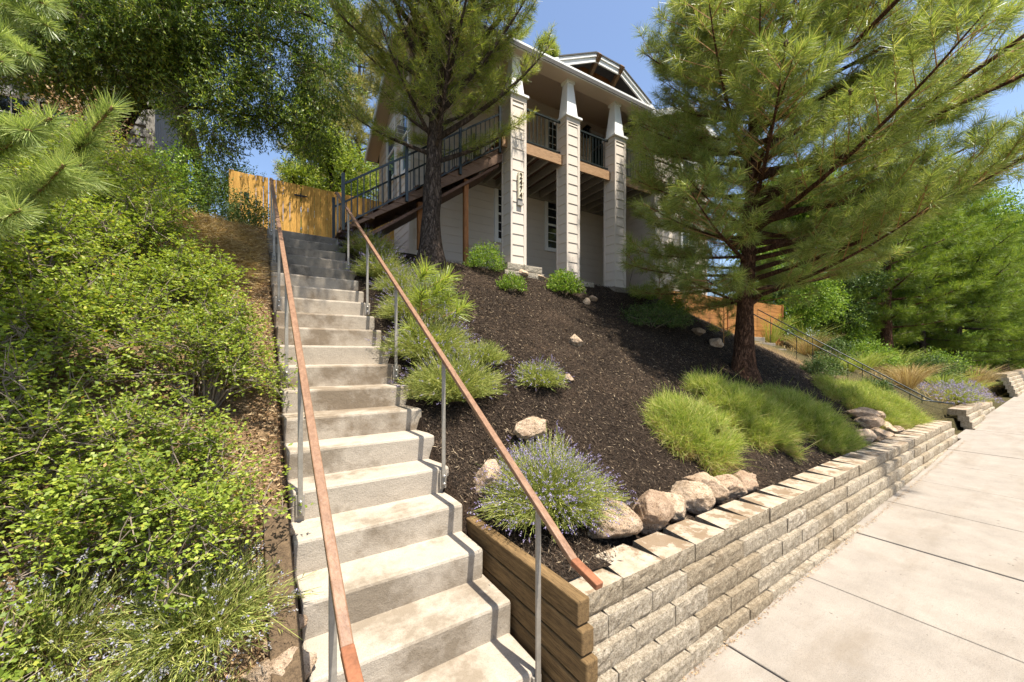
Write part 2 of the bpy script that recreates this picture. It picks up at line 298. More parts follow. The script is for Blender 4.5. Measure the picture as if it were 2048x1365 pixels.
def m_railpaint():
    m, nt, b = newmat('worn_rail_paint'); v = coords(nt, 'Object', (9,.6,9))
    col = ramp(nt, noise(nt, v, 4, 7, .7), [(0.3, (0.14,0.073,0.04)), (0.5, (0.205,0.112,0.063)), (0.7, (0.265,0.155,0.092))])
    sc = ramp(nt, noise(nt, coords(nt, 'Object', (30,1.2,30)), 6, 5, .8), [(0.36, (0.62,0.55,0.5)), (0.44, (1,1,1)), (0.72, (1,1,1)), (0.8, (1.4,1.35,1.3))])
    col = mixc(nt, .8, col, sc, 'MULTIPLY'); nt.links.new(col, b.inputs['Base Color'])
    b.inputs['Roughness'].default_value = .5; b.inputs['Specular IOR Level'].default_value = .35
    bump(nt, b, noise(nt, v, 9, 5), .003); return m
M = dict(
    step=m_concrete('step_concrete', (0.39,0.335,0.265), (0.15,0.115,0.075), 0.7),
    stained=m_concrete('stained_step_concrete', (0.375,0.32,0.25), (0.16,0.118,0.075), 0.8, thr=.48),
    step_shade_stain=m_concrete('shaded_step_concrete', (0.235,0.2,0.155), (0.06,0.052,0.045), 0.9),  # tree shade of the top steps put into the base colour, plus dark stains
    walk=m_sidewalk(),
    rail=m_railpaint(),
    rust=m_plain('rusty_rail_end', (0.24,0.095,0.045), 0.65, 0.4, 14, 0.1, 0.002),
    railpost=m_plain('rail_post_paint', (0.29,0.26,0.215), 0.5, 0.25, 8, 0.3, 0.001),
    steel=m_plain('bolt_steel', (0.45,0.43,0.4), 0.4, 0.15, 20, 0.8),
    timber=m_wood('timber', (0.085,0.052,0.022), (0.27,0.17,0.075), (8,0.6,8), 0.85, 0.006),
    darktimber=m_wood('dark_timber', (0.06,0.04,0.024), (0.17,0.115,0.065), (7,7,0.8), 0.9, 0.006),
    timberend=m_wood('timber_end', (0.17,0.11,0.05), (0.42,0.28,0.13), (6,6,6), 0.9, 0.006),
    block=m_splitblock('split_face_block'), captop=m_captop('cap_block_top'),
    hill=m_hill('hill_soil'), asphalt=m_plain('asphalt', (0.05,0.05,0.05), 0.9, 0.2, 10, 0, 0.005),
    far=m_plain('far_ground', (0.12,0.10,0.055), 0.95, 0.3, 0.3),
    rock=m_stone('field_stone', (0.33,0.225,0.14), (0.68,0.54,0.40)),
    pad=m_stone('grey_pad_stone', (0.2,0.18,0.15), (0.42,0.38,0.31), 20, 0.012),
    siding=m_plain('siding_paint', (0.62,0.54,0.455), 0.6, 0.05, 3, 0, 0.0006, (1,1,1), 90),
    trim=m_plain('white_trim', (0.78,0.77,0.74), 0.5, 0.03, 4, 0, 0.0004),
    soffit=m_plain('porch_ceiling', (0.58,0.46,0.345), 0.7, 0.05, 3),
    beam=m_wood('composite_beam', (0.30,0.17,0.085), (0.46,0.29,0.16), (0.6,6,6), 0.6, 0.001),
    stringer=m_wood('stained_stringer', (0.13,0.077,0.05), (0.22,0.135,0.088), (0.8,6,6), 0.6, 0.001),
    joist=m_wood('painted_joist', (0.30,0.265,0.215), (0.40,0.36,0.30), (6,0.6,6), 0.7, 0.001),
    deckboard=m_wood('deck_board', (0.11,0.06,0.04), (0.18,0.105,0.07), (0.6,6,6), 0.7, 0.002),
    postwood=m_wood('redwood_post', (0.22,0.085,0.03), (0.42,0.18,0.06), (6,6,0.5), 0.6, 0.001),
    iron=m_plain('dark_green_iron', (0.016,0.022,0.021), 0.38, 0.15, 8, 0.2, spec=0.5),
    cedar=m_wood('cedar_fence', (0.40,0.20,0.035), (0.66,0.37,0.09), (7,7,0.5), 0.7, 0.003),
    plankwall=m_wood('stained_plank', (0.26,0.105,0.03), (0.52,0.24,0.075), (0.5,7,7), 0.6, 0.003),
    bracket=m_wood('rough_bracket', (0.12,0.065,0.035), (0.3,0.18,0.09), (4,0.8,4), 0.8, 0.006),
    shingle=m_plain('shingle', (0.09,0.085,0.08), 0.95, 0.25, 18, 0, 0.008),
    glass=m_glass('window_glass'), door=m_plain('teal_door', (0.012,0.03,0.034), 0.4, 0.1, 5),
    blind=m_plain('dark_blind', (0.10,0.05,0.035), 0.6, 0.1, 5),
    black=m_plain('black_metal', (0.012,0.012,0.013), 0.35, 0.2, 9, 0.3),
    cream=m_plain('plate_cream', (0.68,0.62,0.46), 0.5, 0.05, 9), numeral=m_plain('numeral_bronze', (0.09,0.055,0.025), 0.4, 0.2, 30, 0.4),
    neigh=m_plain('grey_siding', (0.24,0.235,0.225), 0.8, 0.12, 4), neightrim=m_plain('grey_trim', (0.30,0.28,0.25), 0.7, 0.1, 5),
    wglassblue=m_glass('sky_glass', (0.05,0.12,0.22)),
    bark=m_bark('pine_bark', (0.055,0.038,0.028), (0.20,0.15,0.115)), barkred=m_bark('red_pine_bark', (0.09,0.042,0.024), (0.27,0.14,0.08)),
    barkdark=m_bark('dark_bark', (0.035,0.024,0.018), (0.11,0.075,0.055)),
    boughbark=m_plain('bough_bark', (0.24,0.14,0.065), 0.85, 0.3, 14),
    deadtwig=m_plain('dead_grey_twig', (0.19,0.15,0.115), 0.9, 0.3, 10),
    twig=m_plain('grey_twig', (0.17,0.125,0.09), 0.9, 0.3, 10), twigred=m_plain('young_pine_twig', (0.33,0.18,0.07), 0.8, 0.25, 12),
    cone=m_plain('pine_cone', (0.085,0.05,0.03), 0.8, 0.3, 40),
    needle=m_leaf('pine_needles', [(0, (0.13,0.18,0.036)), (0.5, (0.26,0.325,0.07)), (0.85, (0.42,0.45,0.125)), (1, (0.58,0.53,0.21))], 0.42, 0.38, 1.0, 0.3, 0.5),
    needle2=m_leaf('young_pine_needles', [(0, (0.12,0.175,0.035)), (0.5, (0.26,0.32,0.06)), (0.9, (0.42,0.43,0.10)), (1, (0.52,0.44,0.15))], 0.45, 0.45, 1.1, 0.4, 0.4),
    needlefar=m_leaf('far_pine_needles', [(0, (0.14,0.15,0.04)), (0.6, (0.32,0.30,0.095)), (1, (0.52,0.45,0.19))], 0.3, 0.5, 0.7, 0.5),
    needlebright=m_leaf('bright_pine_needles', [(0, (0.088,0.15,0.016)), (0.6, (0.176,0.25,0.03)), (1, (0.290,0.34,0.06))], 0.38, 0.45, 0.8, 0.4),
    needleyoung=m_leaf('sapling_needles', [(0, (0.22,0.30,0.04)), (0.6, (0.36,0.43,0.07)), (1, (0.52,0.55,0.14))], 0.35, 0.4, 1.5, 0.2, 0.4),
    needlewhite=m_leaf('white_pine_needles', [(0, (0.15,0.21,0.06)), (0.6, (0.30,0.38,0.11)), (1, (0.52,0.56,0.24))], 0.3, 0.35, 1.5, 0.25, 0.5),
    leafdark=m_leaf('ash_leaflets', [(0, (0.051,0.095,0.017)), (0.55, (0.128,0.196,0.034)), (0.9, (0.255,0.323,0.051)), (1, (0.459,0.493,0.093))], 0.38, 0.45, 0.9, 0.5, 0.4),
    leafrose=m_leaf('rose_leaflets', [(0, (0.15,0.215,0.032)), (0.5, (0.25,0.32,0.05)), (0.9, (0.37,0.42,0.065)), (0.985, (0.42,0.40,0.08)), (1, (0.4,0.2,0.05))], 0.4, 0.5, 1.9, 0.8, 0.3),
    leafbright=m_leaf('bright_leaves', [(0, (0.10,0.16,0.02)), (0.6, (0.22,0.29,0.035)), (1, (0.40,0.42,0.07))], 0.42, 0.5, 0.8, 0.5),
    leafshrub=m_leaf('shrub_leaves', [(0, (0.075,0.15,0.016)), (0.6, (0.17,0.27,0.03)), (1, (0.32,0.4,0.06))], 0.38, 0.45, 2.0, 0.35),
    leafdull=m_leaf('dull_shrub_leaves', [(0, (0.035,0.069,0.016)), (0.6, (0.081,0.131,0.031)), (1, (0.163,0.213,0.062))], 0.3, 0.5, 2.0, 0.4),
    leafgrey=m_leaf('grey_leaves', [(0, (0.10,0.13,0.08)), (0.6, (0.19,0.225,0.15)), (1, (0.31,0.34,0.24))], 0.3, 0.6, 2.5, 0.3),
    lavgreen=m_leaf('lavender_leaves', [(0, (0.121,0.154,0.044)), (0.5, (0.264,0.303,0.068)), (0.85, (0.418,0.429,0.121)), (1, (0.506,0.440,0.198))], 0.3, 0.6, 2.2, 0.35),
    lavflower=m_leaf('lavender_flowers', [(0, (0.15,0.12,0.22)), (0.5, (0.27,0.22,0.40)), (1, (0.43,0.38,0.54))], 0.25, 0.7, 3, 0.2),
    lavpale=m_leaf('faded_lavender_flowers', [(0, (0.22,0.22,0.22)), (0.6, (0.40,0.39,0.36)), (0.88, (0.34,0.31,0.46)), (1, (0.26,0.22,0.44))], 0.25, 0.7, 3, 0.2),
    fescue=m_leaf('fine_green_blades', [(0, (0.15,0.22,0.035)), (0.45, (0.30,0.375,0.06)), (0.75, (0.45,0.47,0.12)), (1, (0.57,0.48,0.21))], 0.35, 0.55, 1.5, 0.4),
    straw=m_leaf('straw_blades', [(0, (0.22,0.13,0.05)), (0.5, (0.42,0.29,0.12)), (1, (0.62,0.48,0.25))], 0.25, 0.7, 2, 0.3),
    chip=m_leaf('mulch_chips', [(0, (0.010,0.008,0.006)), (0.5, (0.036,0.026,0.019)), (0.82, (0.10,0.072,0.05)), (0.95, (0.19,0.14,0.09)), (1, (0.36,0.28,0.19))], 0.0, 0.85, 2.0, 0.35, 0.15),
    litter=m_leaf('leaf_litter', [(0, (0.13,0.07,0.035)), (0.5, (0.30,0.185,0.095)), (0.85, (0.46,0.33,0.19)), (1, (0.58,0.46,0.3))], 0.1, 0.8, 2.0, 0.4, 0.1),
)

# ================================================================== SETTING
def build_ground():
    xs = np.concatenate([np.arange(-40,-6,1.5), np.arange(-6,1.2,0.14), np.arange(1.2,14,0.10), np.arange(14,24,0.3), np.arange(24,70,2.5)])
    ys = np.concatenate([np.arange(1.20,8.4,0.10), np.arange(8.4,14,0.3), np.arange(14,70,2.5)])
    mb = MB(); nx, ny = len(xs), len(ys)
    for y in ys:
        y_row = y
        for x in xs:
            y = y_row; yw = 1.95+0.0135*(x-1.66)
            yw = min(yw, 2.11)
            if 1.60 < x and y < yw+.5: y = yw+(y-1.2)*.5/(yw-.7)    # soil stops behind the retaining wall
            z = H(x, y)
            if x > 13.36 and y < 2.8 and not (14.9 < x < 20.3 or 24.4 < x < 40): z = walk_z(x)-.06+(z-walk_z(x)+.06)*sstep(2.1, 2.8, y)
            elif x > 13.36 and y_row == ys[0]: z = walk_z(x)-0.12; y = y-.06
            mb.v.append((x, y, z))
    for j in range(ny-1):
        for i in range(nx-1): mb.f.append((j*nx+i, j*nx+i+1, (j+1)*nx+i+1, (j+1)*nx+i))
    struct('hillside', mb, M['hill'], True)
    mb = MB(); mb.add([(-500,-500,-3.0),(500,-500,-3.0),(500,500,-3.0),(-500,500,-3.0)], [(0,1,2,3)])
    struct('ground', mb, M['far'])
    mb = MB(); x = -42.0
    rnd = random.Random(4)
    while x < 70:                                                   # sidewalk slabs with tooled joints
        a, b_ = x+0.008, x+1.5-0.008
        yb = 1.66+0.0125*max(0, x)
        if x > 13.3: yb = 1.94
        z0, z1 = walk_z(a), walk_z(b_); dz = rnd.uniform(-0.004, 0.004)
        mb.hexa([(a,-0.35,z0-0.12),(b_,-0.35,z1-0.12),(b_,yb,z1-0.12),(a,yb,z0-0.12)],
                [(a,-0.35,z0+dz),(b_,-0.35,z1+dz),(b_,yb,z1+dz),(a,yb,z0+dz)])
        x += 1.5
    struct('sidewalk', mb, M['walk'], bevel=0.008)
    mb = MB()
    for (a, b_) in ((-42,-8),(-8,70)):
        mb.hexa([(a,-0.36,walk_z(a)-.5),(b_,-0.36,walk_z(b_)-.5),(b_,2.6,walk_z(b_)-.5),(a,2.6,walk_z(a)-.5)],
                [(a,-0.36,walk_z(a)-.05),(b_,-0.36,walk_z(b_)-.05),(b_,2.6,walk_z(b_)-.05),(a,2.6,walk_z(a)-.05)])
    struct('path_bed', mb, M['hill'])
    mb = MB()
    for i in range(40):
        a, b_ = -42+i*2.8, -42+(i+1)*2.8-0.01
        mb.hexa([(a,-0.52,walk_z(a)-.4),(b_,-0.52,walk_z(b_)-.4),(b_,-0.36,walk_z(b_)-.4),(a,-0.36,walk_z(a)-.4)],
                [(a,-0.52,walk_z(a)),(b_,-0.52,walk_z(b_)),(b_,-0.36,walk_z(b_)),(a,-0.36,walk_z(a))])
    struct('kerb', mb, M['walk'], bevel=0.015)
    mb = MB(); mb.add([(-42,-9,walk_z(-42)-.15),(-8,-9,walk_z(-8)-.15),(70,-9,walk_z(70)-.15),(70,-0.52,walk_z(70)-.15),(-8,-0.52,walk_z(-8)-.15),(-42,-0.52,walk_z(-42)-.15)],
                      [(0,1,4,5),(1,2,3,4)])
    struct('street', mb, M['asphalt'])
build_ground()

# ------------------------------------------------------------------ concrete stairs
def build_stairs():
    st = thing('concrete_staircase', 'long grey concrete staircase climbing the hill to a wooden gate', 'staircase', (0.86, 1.6, walk_z(0.8)))
    rnd = random.Random(2)
    for i in range(1, 22):
        y0 = YTOP - RUN*i + rnd.uniform(-.006,.006); z = ZTOP - RISE*i + rnd.uniform(-.005,.005)
        xl = 0.235 + rnd.uniform(-.012,.012); xr = 1.50 + rnd.uniform(-.03,.03)
        if z < walk_z(0.8): continue
        mb = MB(); y1 = y0 + RUN + 0.12
        n = 10                                                       # slightly uneven cast edge along the nosing
        xs = [xl+(xr-xl)*k/n for k in range(n+1)]
        top = [(x, y0+0.006*nz(x*3, i*7.1), z+0.004*nz(x*2, i*3.3, 5)) for x in xs]; bot = [(x, y0+0.012, z-0.42) for x in xs]
        tb = [(x, y1, z+0.004) for x in xs]; bb = [(x, y1, z-0.42) for x in xs]
        k = n+1; V = bot+top+bb+tb; F = []
        for q in range(n):
            F += [(q,q+1,k+q+1,k+q), (k+q,k+q+1,3*k+q+1,3*k+q), (2*k+q+1,2*k+q,3*k+q,3*k+q+1), (q+1,q,2*k+q,2*k+q+1)]
        F += [(0,k,3*k,2*k), (n,2*k+n,3*k+n,k+n)]
        mb.add(V, F)
        part('step', mb, M['step_shade_stain'] if i <= 4 else (M['stained'] if i <= 13 else M['step']), st, 0.022)
    mb = MB(); mb.box(0.235, YTOP, ZTOP-0.5, 1.62, 12.2, ZTOP); part('landing', mb, M['step_shade_stain'], st, 0.02)
    mb = MB(); mb.box(1.625, YTOP-0.02, ZTOP-0.5, 2.3, 10.6, ZTOP-0.02); part('side_landing', mb, M['step_shade_stain'], st, 0.02)
build_stairs()

# ------------------------------------------------------------------ hand rails of the stairs
def rail_z(y): return -0.347 + 0.627*(y - 2.798)
def handrail(x, label):
    r = thing('handrail', label, 'handrail', (x, 1.9, -2.0), group='handrails of the concrete stairs')
    zb = rail_z(1.585)
    path = [(x, 8.85, rail_z(8.75)), (x, 8.72, rail_z(8.72)), (x, 1.585, zb), (x, 1.395, zb-0.045)]
    mb = MB()
    mb.bar(path[1], path[2], 0.048, 0.034)
    mb.bar(path[0], path[1], 0.048, 0.034)
    tr = part('top_rail', mb, M['rail'], r, 0.006)
    mb = MB(); mb.bar(path[2], path[3], 0.050, 0.036); part('end_piece', mb, M['rust'], tr, 0.006)
    for i in (19, 15, 11, 7, 3, 0):
        y = YTOP - RUN*i - 0.012; z = ZTOP - RISE*i - 0.17
        if i == 0: z = ZTOP - 0.17
        mb = MB(); mb.box(x-0.017, y-0.024, z, x+0.017, y-0.006, rail_z(y)-0.02)
        p = part('post', mb, M['railpost'], r, 0.004)
        mb = MB(); mb.box(x-0.032, y-0.008, z-0.015, x+0.032, y+0.012, z+0.15); part('mounting_plate', mb, M['railpost'], p, 0.003)
        for k in (0.035, 0.105):
            mb = MB(); mb.tube([(x,y-0.028,z+k),(x,y-0.036,z+k),(x,y-0.044,z+k),(x,y-0.048,z+k)], [0.014,0.014,0.011,0.004], 10)
            part('bolt', mb, M['steel'], p, smooth=True)
handrail(0.30, 'brown metal handrail beside the rose bushes, on the bushy side of the concrete stairs')
handrail(1.45, 'brown metal handrail beside the mulch slope, with a bent lower end over the stacked timbers')

# ------------------------------------------------------------------ timber edging
def edging():
    t = thing('timber_edging', 'weathered brown timbers stacked between the concrete steps and the block wall', 'timber edging', (1.60, 2.3, -2.3))
    for k in range(5):
        z1 = -1.405 - 0.152*k; y0 = 1.66 - 0.034*k+.012*nz(k*1.7,5)
        mb = MB(); w = 0.004*nz(k*3.1, 2)
        mb.box(1.552-w*2, y0, z1-0.144, 1.645-w*2, 3.35-0.02*k, z1-.002*k)
        part('timber', mb, M['timber'], t, 0.010)
    t = thing('timber_edging', 'long dark timber lying along the bushy edge of the lowest concrete steps', 'timber edging', (0.2, 2.3, -1.9))
    mb = MB(); mb.hexa([(0.10,1.25,-2.40),(0.24,1.25,-2.40),(0.215,3.3,-1.25),(0.06,3.3,-1.25)],
                       [(0.10,1.25,-2.22),(0.24,1.25,-2.22),(0.215,3.3,-1.07),(0.06,3.3,-1.07)])
    part('timber', mb, M['darktimber'], t, 0.008)
edging()

# ------------------------------------------------------------------ block retaining walls
def block(mb, x0, x1, yf, yb, z0, z1, rnd, taper=0.0, yslope=0.0):
    nx, nzz = 10, 5; g = []
    for j in range(nzz+1):
        for i in range(nx+1):
            u, v = i/nx, j/nzz; x = x0+(x1-x0)*u; z = z0+(z1-z0)*v
            e = min(u, 1-u)*(x1-x0); ev = min(v, 1-v)*(z1-z0)
            dd = 0.003*min(1, min(e, ev)/0.03) + (0.008*nz(x*9, z*9, yf*3)+0.010*nz(x*26, z*26, 2))*min(1, min(e, ev)/0.02)
            ch = 0.004 if (i in (0, nx) or j in (0, nzz)) else 0
            g.append((x, yf+yslope*(x-x0)+ch-dd, z))
    n = len(mb.v); F = []
    for j in range(nzz):
        for i in range(nx):
            a = j*(nx+1)+i; F.append((a, a+1, a+nx+2, a+nx+1))
    xa, xb = x0+taper, x1-taper
    B = [(xa,yb,z0),(xb,yb,z0),(xb,yb,z1),(xa,yb,z1)]; k = len(g)
    toprow = [nzz*(nx+1)+i for i in range(nx+1)]; botrow = list(range(nx+1))
    F.append(tuple(toprow+[k+2, k+3])); F.append(tuple(list(reversed(botrow))+[k, k+1]))
    F.append(tuple([j*(nx+1) for j in range(nzz+1)][::-1]+[k, k+3][::1])); F.append(tuple([j*(nx+1)+nx for j in range(nzz+1)]+[k+2, k+1]))
    F.append((k+1, k, k+3, k+2))
    mb.add(g+B, F)
def block_wall(label, x0, x1, y0, ztop, n, ch, bl, depth=0.33, skew=0.0135, seed=1, setback=0.05):
    rnd = random.Random(seed)
    w = thing('retaining_wall', label, 'retaining wall', (x0, y0, ztop-n*ch))
    x = x0; yf = lambda x: y0 + skew*(x-x0)
    while x < x1-0.1:
        l = bl*rnd.uniform(0.93, 1.06); e = min(x+l, x1)
        mb = MB(); dz = rnd.uniform(-.004, .004)
        block(mb, x+.002, e-.002, yf(x)+rnd.uniform(-.006,.006), yf(x)+depth*rnd.uniform(.93,1.05), ztop-ch+.003, ztop+dz, rnd, 0.055, skew)
        me = mb.mesh('cap_block', M['block'], ORG[w]); me.materials.append(M['captop'])
        for p in me.polygons:
            if p.normal.z > 0.9 and len(p.vertices) > 4: p.material_index = 1
        link('cap_block', me, w, 0.004); x = e
    for c in range(1, n):
        mb = MB(); x = x0 - 0.0 + (0.0 if c % 2 == 0 else -bl*0.5)
        while x < x1-0.05:
            l = bl*rnd.uniform(0.93, 1.06); a, e = max(x, x0), min(x+l, x1)
            if e-a > 0.05:
                block(mb, a+.002, e-.002, yf(a)-setback*c+rnd.uniform(-.006,.006), yf(a)-setback*c+0.2, ztop-ch*(c+1)+.002, ztop-ch*c-.001, rnd, 0.03, skew)
            x += l
        part('block_course', mb, M['block'], w)
block_wall('pale split-faced block retaining wall with wedge caps, starting at the stacked timbers', 1.665, 13.40, 1.785, -1.50, 7, 0.146, 0.445)
block_wall('low stepped grey block wall beyond the gap, under trailing purple flowers', 15.0, 17.3, 1.93, -1.36, 5, 0.146, 0.42, seed=3)
block_wall('short lower block wall continuing past the trailing purple flowers', 17.32, 20.2, 2.0, -1.50, 4, 0.146, 0.42, seed=5)
block_wall('distant pale block wall where the sidewalk leaves the view', 24.5, 40, 2.1, -0.70, 6, 0.146, 0.42, seed=6)

# ================================================================== HOUSE (local frame: u along the front, w into depth)
HR = thing('house', 'beige lap-sided house with tapered porch columns above the mulch slope', 'house', (4.8, 7.3, 0), RAD(-2.0))
def siding(mb, p0, p1, z0, z1, e=0.222, off=0.0, lim=None, out=0.016):
    """lap boards on the wall p0 -> p1 (outside on the right-hand side); lim(s) caps the height at distance s"""
    p0, p1 = Vector(p0), Vector(p1); d = (p1-p0); L = d.length; d.normalize(); n = Vector((d.y, -d.x))
    z = z0
    while z < z1-0.01:
        zt = min(z+e, z1); a, b_ = 0.0, L
        if lim:
            ss = [L*k/80 for k in range(81)]; ok = [s for s in ss if lim(s) >= z+0.03]
            if not ok: break
            a, b_ = ok[0], ok[-1]
            ss2 = [s for s in ss if lim(s) >= zt]
            a2, b2 = (ss2[0], ss2[-1]) if ss2 else ((a+b_)/2, (a+b_)/2)
            a2, b2 = max(a, a2), min(b_, b2)
        else: a2, b2 = a, b_
        o0, o1 = off+out, off+0.003
        P = lambda s, o, zz: (p0.x+d.x*s+n.x*o, p0.y+d.y*s+n.y*o, zz)
        mb.add([P(a,o0,z), P(b_,o0,z), P(b2,o1,zt), P(a2,o1,zt), P(a,off-.01,z), P(b_,off-.01,z)], [(0,1,2,3),(4,5,1,0)])
        z = zt
def window(parent, p0, p1, z0, z1, n_out=0.035, rows=3, cols=2, glass='glass', casing=0.085, name='window', blind=True, mid=True):
    """window on the wall line p0 -> p1 (outside on the right)"""
    p0, p1 = Vector(p0), Vector(p1); d = p1-p0; L = d.length; d.normalize(); n = Vector((d.y, -d.x))
    P = lambda s, o, z: (p0.x+d.x*s+n.x*o, p0.y+d.y*s+n.y*o, z)
    def bx(mb, s0, s1, a, b_, o0, o1):
        mb.hexa([P(s0,o1,a),P(s1,o1,a),P(s1,o0,a),P(s0,o0,a)], [P(s0,o1,b_),P(s1,o1,b_),P(s1,o0,b_),P(s0,o0,b_)])
    mb = MB(); c = casing
    bx(mb,-c,0,z0-c,z1+c,-.02,n_out); bx(mb,L,L+c,z0-c,z1+c,-.02,n_out); bx(mb,0,L,z1,z1+c*1.1,-.02,n_out); bx(mb,0,L,z0-c,z0,-.02,n_out+.012)
    w = part(name, mb, M['trim'], parent)
    mb = MB(); s = 0.035
    bx(mb,0,s,z0,z1,-.01,n_out-.012); bx(mb,L-s,L,z0,z1,-.01,n_out-.012); bx(mb,s,L-s,z0,z0+s,-.01,n_out-.012); bx(mb,s,L-s,z1-s,z1,-.01,n_out-.012)
    zm = (z0+z1)/2
    if mid: bx(mb,s,L-s,zm-.028,zm+.028,-.01,n_out-.008)
    for k in range(1, cols): bx(mb, L*k/cols-.009, L*k/cols+.009, z0+s, z1-s, 0.004, n_out-.018)
    for (a, b_) in (((z0,zm),(zm,z1)) if mid else ((z0,z1),)):
        for k in range(1, rows): zz = a+(b_-a)*k/rows; bx(mb, s, L-s, zz-.009, zz+.009, 0.005, n_out-.019)
    part('sash', mb, M['trim'], w)
    mb = MB(); bx(mb, s*.5, L-s*.5, z0+s*.5, z1-s*.5, -.02, 0.0); part('pane', mb, M[glass], w)
    return w

def build_house():
    US, UE = -1.6, 4.95
    rz_f = lambda w: 6.96 + 0.45*(w+0.11)                              # top of the rafters, front slope
    rz_b = lambda w: 6.42 + 0.50*(5.8-w)
    rz = lambda w: min(rz_f(w), rz_b(w))
    # walls ---------------------------------------------------------
    mb = MB(); mb.box(US, 2.2, 1.0, UE, 5.45, 6.5); mb.box(UE+.0, 0.1, 0.4, 7.45, 5.3, 6.9); part('wall_core', mb, M['siding'], HR)
    mb = MB(); siding(mb, (US,2.2), (UE,2.2), 1.2, 4.73); part('lower_wall', mb, M['siding'], HR)
    mb = MB(); siding(mb, (US,2.2), (UE,2.2), 4.95, 7.75); mb.box(US,2.2,6.4,UE,2.4,7.75); part('upper_wall', mb, M['siding'], HR)
    mb = MB(); siding(mb, (US,5.45), (US,2.2), 1.6, 8.2, lim=lambda s: rz(5.45-s)-0.16)
    mb.add([(US+.01,2.2,6.4),(US+.01,5.45,6.4),(US+.01,5.45,rz(5.45)-.16),(US+.01,2.45,rz(2.45)-.16),(US+.01,2.2,rz(2.2)-.16)], [(0,4,3,2,1)])
    part('gable_wall', mb, M['siding'], HR)
    mb = MB(); siding(mb, (UE,2.2), (UE,0.1), 1.85, 7.85, lim=lambda s: rz_f(2.2-s)-.06); mb.add([(UE+.004,.1,6.6),(UE+.004,2.25,6.6),(UE+.004,2.25,rz_f(2.25)-.06),(UE+.004,.1,rz_f(.1)-.06)], [(0,3,2,1)]); part('wing_side_wall', mb, M['siding'], HR)
    pk = 6.2; wz = lambda u: 7.50 - 0.44*abs(u-pk)
    mb = MB(); siding(mb, (UE,0.1), (7.45,0.1), 1.99, 7.6, lim=lambda s: wz(UE+s)-0.14); siding(mb, (7.45,0.1), (7.45,5.3), 0.4, 6.9)
    mb.add([(UE,.11,6.5),(7.45,.11,6.5),(7.45,.11,wz(7.45)-.14),(pk,.11,wz(pk)-.14),(UE,.11,wz(UE)-.14)], [(0,1,2,3,4)])
    part('wing_front_wall', mb, M['siding'], HR)
    for bxs in ([(UE-.03,0.065,1.95,UE+.075,0.1,6.9),(UE-.033,0.1,1.95,UE,0.19,6.9)], [(7.37,0.065,0.5,7.48,0.1,6.8)], [(US-.028,2.17,1.6,US+.07,2.2,7.7),(US-.031,2.2,1.6,US,2.29,7.7)]):
        mb = MB()
        for q in bxs: mb.box(*q)
        part('corner_board', mb, M['siding'], HR)
    mb = MB(); mb.box(UE+.02,0.13,0.3,7.4,0.4,1.99); part('foundation', mb, M['pad'], HR)
    # porch columns --------------------------------------------------
    for k, (u, zb) in enumerate(((0.0,2.03),(1.6,1.84),(3.24,1.81))):
        mb = MB(); mb.box(u+.02, .02, zb, u+.40, .40, 5.86)
        siding(mb, (u+.045,.02), (u+.35,.02), zb+.0, 5.74, 0.24); siding(mb, (u+.02,.375), (u+.02,.045), zb, 5.74, 0.24); siding(mb, (u+.40,.045), (u+.40,.375), zb, 5.74, 0.24)
        c = part('porch_column', mb, M['siding'], HR)
        mb = MB(); g = .024
        for (a, b_) in ((u,.0),(u+.345,.0),(u,.345),(u+.345,.345)):
            wd = .075 if a > u else .05
            mb.box(a if a == u else u+.42-wd, b_ if b_ == 0 else .42-.05, zb, a+wd if a == u else u+.42, b_+.05 if b_ == 0 else .42, 5.80)
        mb.box(u-.003,-.003,5.74,u+.423,.423,5.87); part('corner_trim', mb, M['siding'], c, 0.003)
        mb = MB(); mb.box(u-.045,-.045,5.87,u+.465,.465,5.925); part('ledge', mb, M['trim'], c, 0.005)
        cx, cy = u+.21, .21; a, b_ = .175, .095
        mb = MB(); mb.hexa([(cx-a,cy-a,5.925),(cx+a,cy-a,5.925),(cx+a,cy+a,5.925),(cx-a,cy+a,5.925)], [(cx-b_,cy-b_,6.80),(cx+b_,cy-b_,6.80),(cx+b_,cy+b_,6.80),(cx-b_,cy+b_,6.80)])
        part('tapered_post', mb, M['trim'], c, 0.004)
        mb = MB(); mb.box(cx-.125,cy-.125,6.80,cx+.125,cy+.125,6.872); part('capital', mb, M['trim'], c, 0.004)
    # porch roof, ceiling, beam --------------------------------------
    mb = MB(); mb.box(-1.9,0.1,6.872,UE,0.32,7.02); part('porch_beam', mb, M['soffit'], HR)
    mb = MB(); mb.hexa([(-1.9,-.07,6.862),(UE,-.07,6.862),(UE,.098,6.868),(-1.9,.098,6.868)], [(-1.9,-.07,6.88),(UE,-.07,6.88),(UE,.098,6.886),(-1.9,.098,6.886)])
    mb.hexa([(-1.9,.322,7.0),(UE,.322,7.0),(UE,2.2,7.66),(-1.9,2.2,7.66)], [(-1.9,.322,7.02),(UE,.322,7.02),(UE,2.2,7.68),(-1.9,2.2,7.68)])
    part('porch_ceiling', mb, M['soffit'], HR)
    mb = MB()
    U0, U1 = -1.95, 7.9
    for (wa, wb, f) in ((-.14, 2.4, rz_f), (2.4, 5.8, rz_b)):
        mb.hexa([(U0,wa,f(wa)-.10),(UE+1.2 if wa<0 else U1,wa,f(wa)-.10),(UE+1.2 if wa<0 else U1,wb,f(wb)-.10),(U0,wb,f(wb)-.10)],
                [(U0,wa,f(wa)),(UE+1.2 if wa<0 else U1,wa,f(wa)),(UE+1.2 if wa<0 else U1,wb,f(wb)),(U0,wb,f(wb))])
    rf = part('roof', mb, M['shingle'], HR)
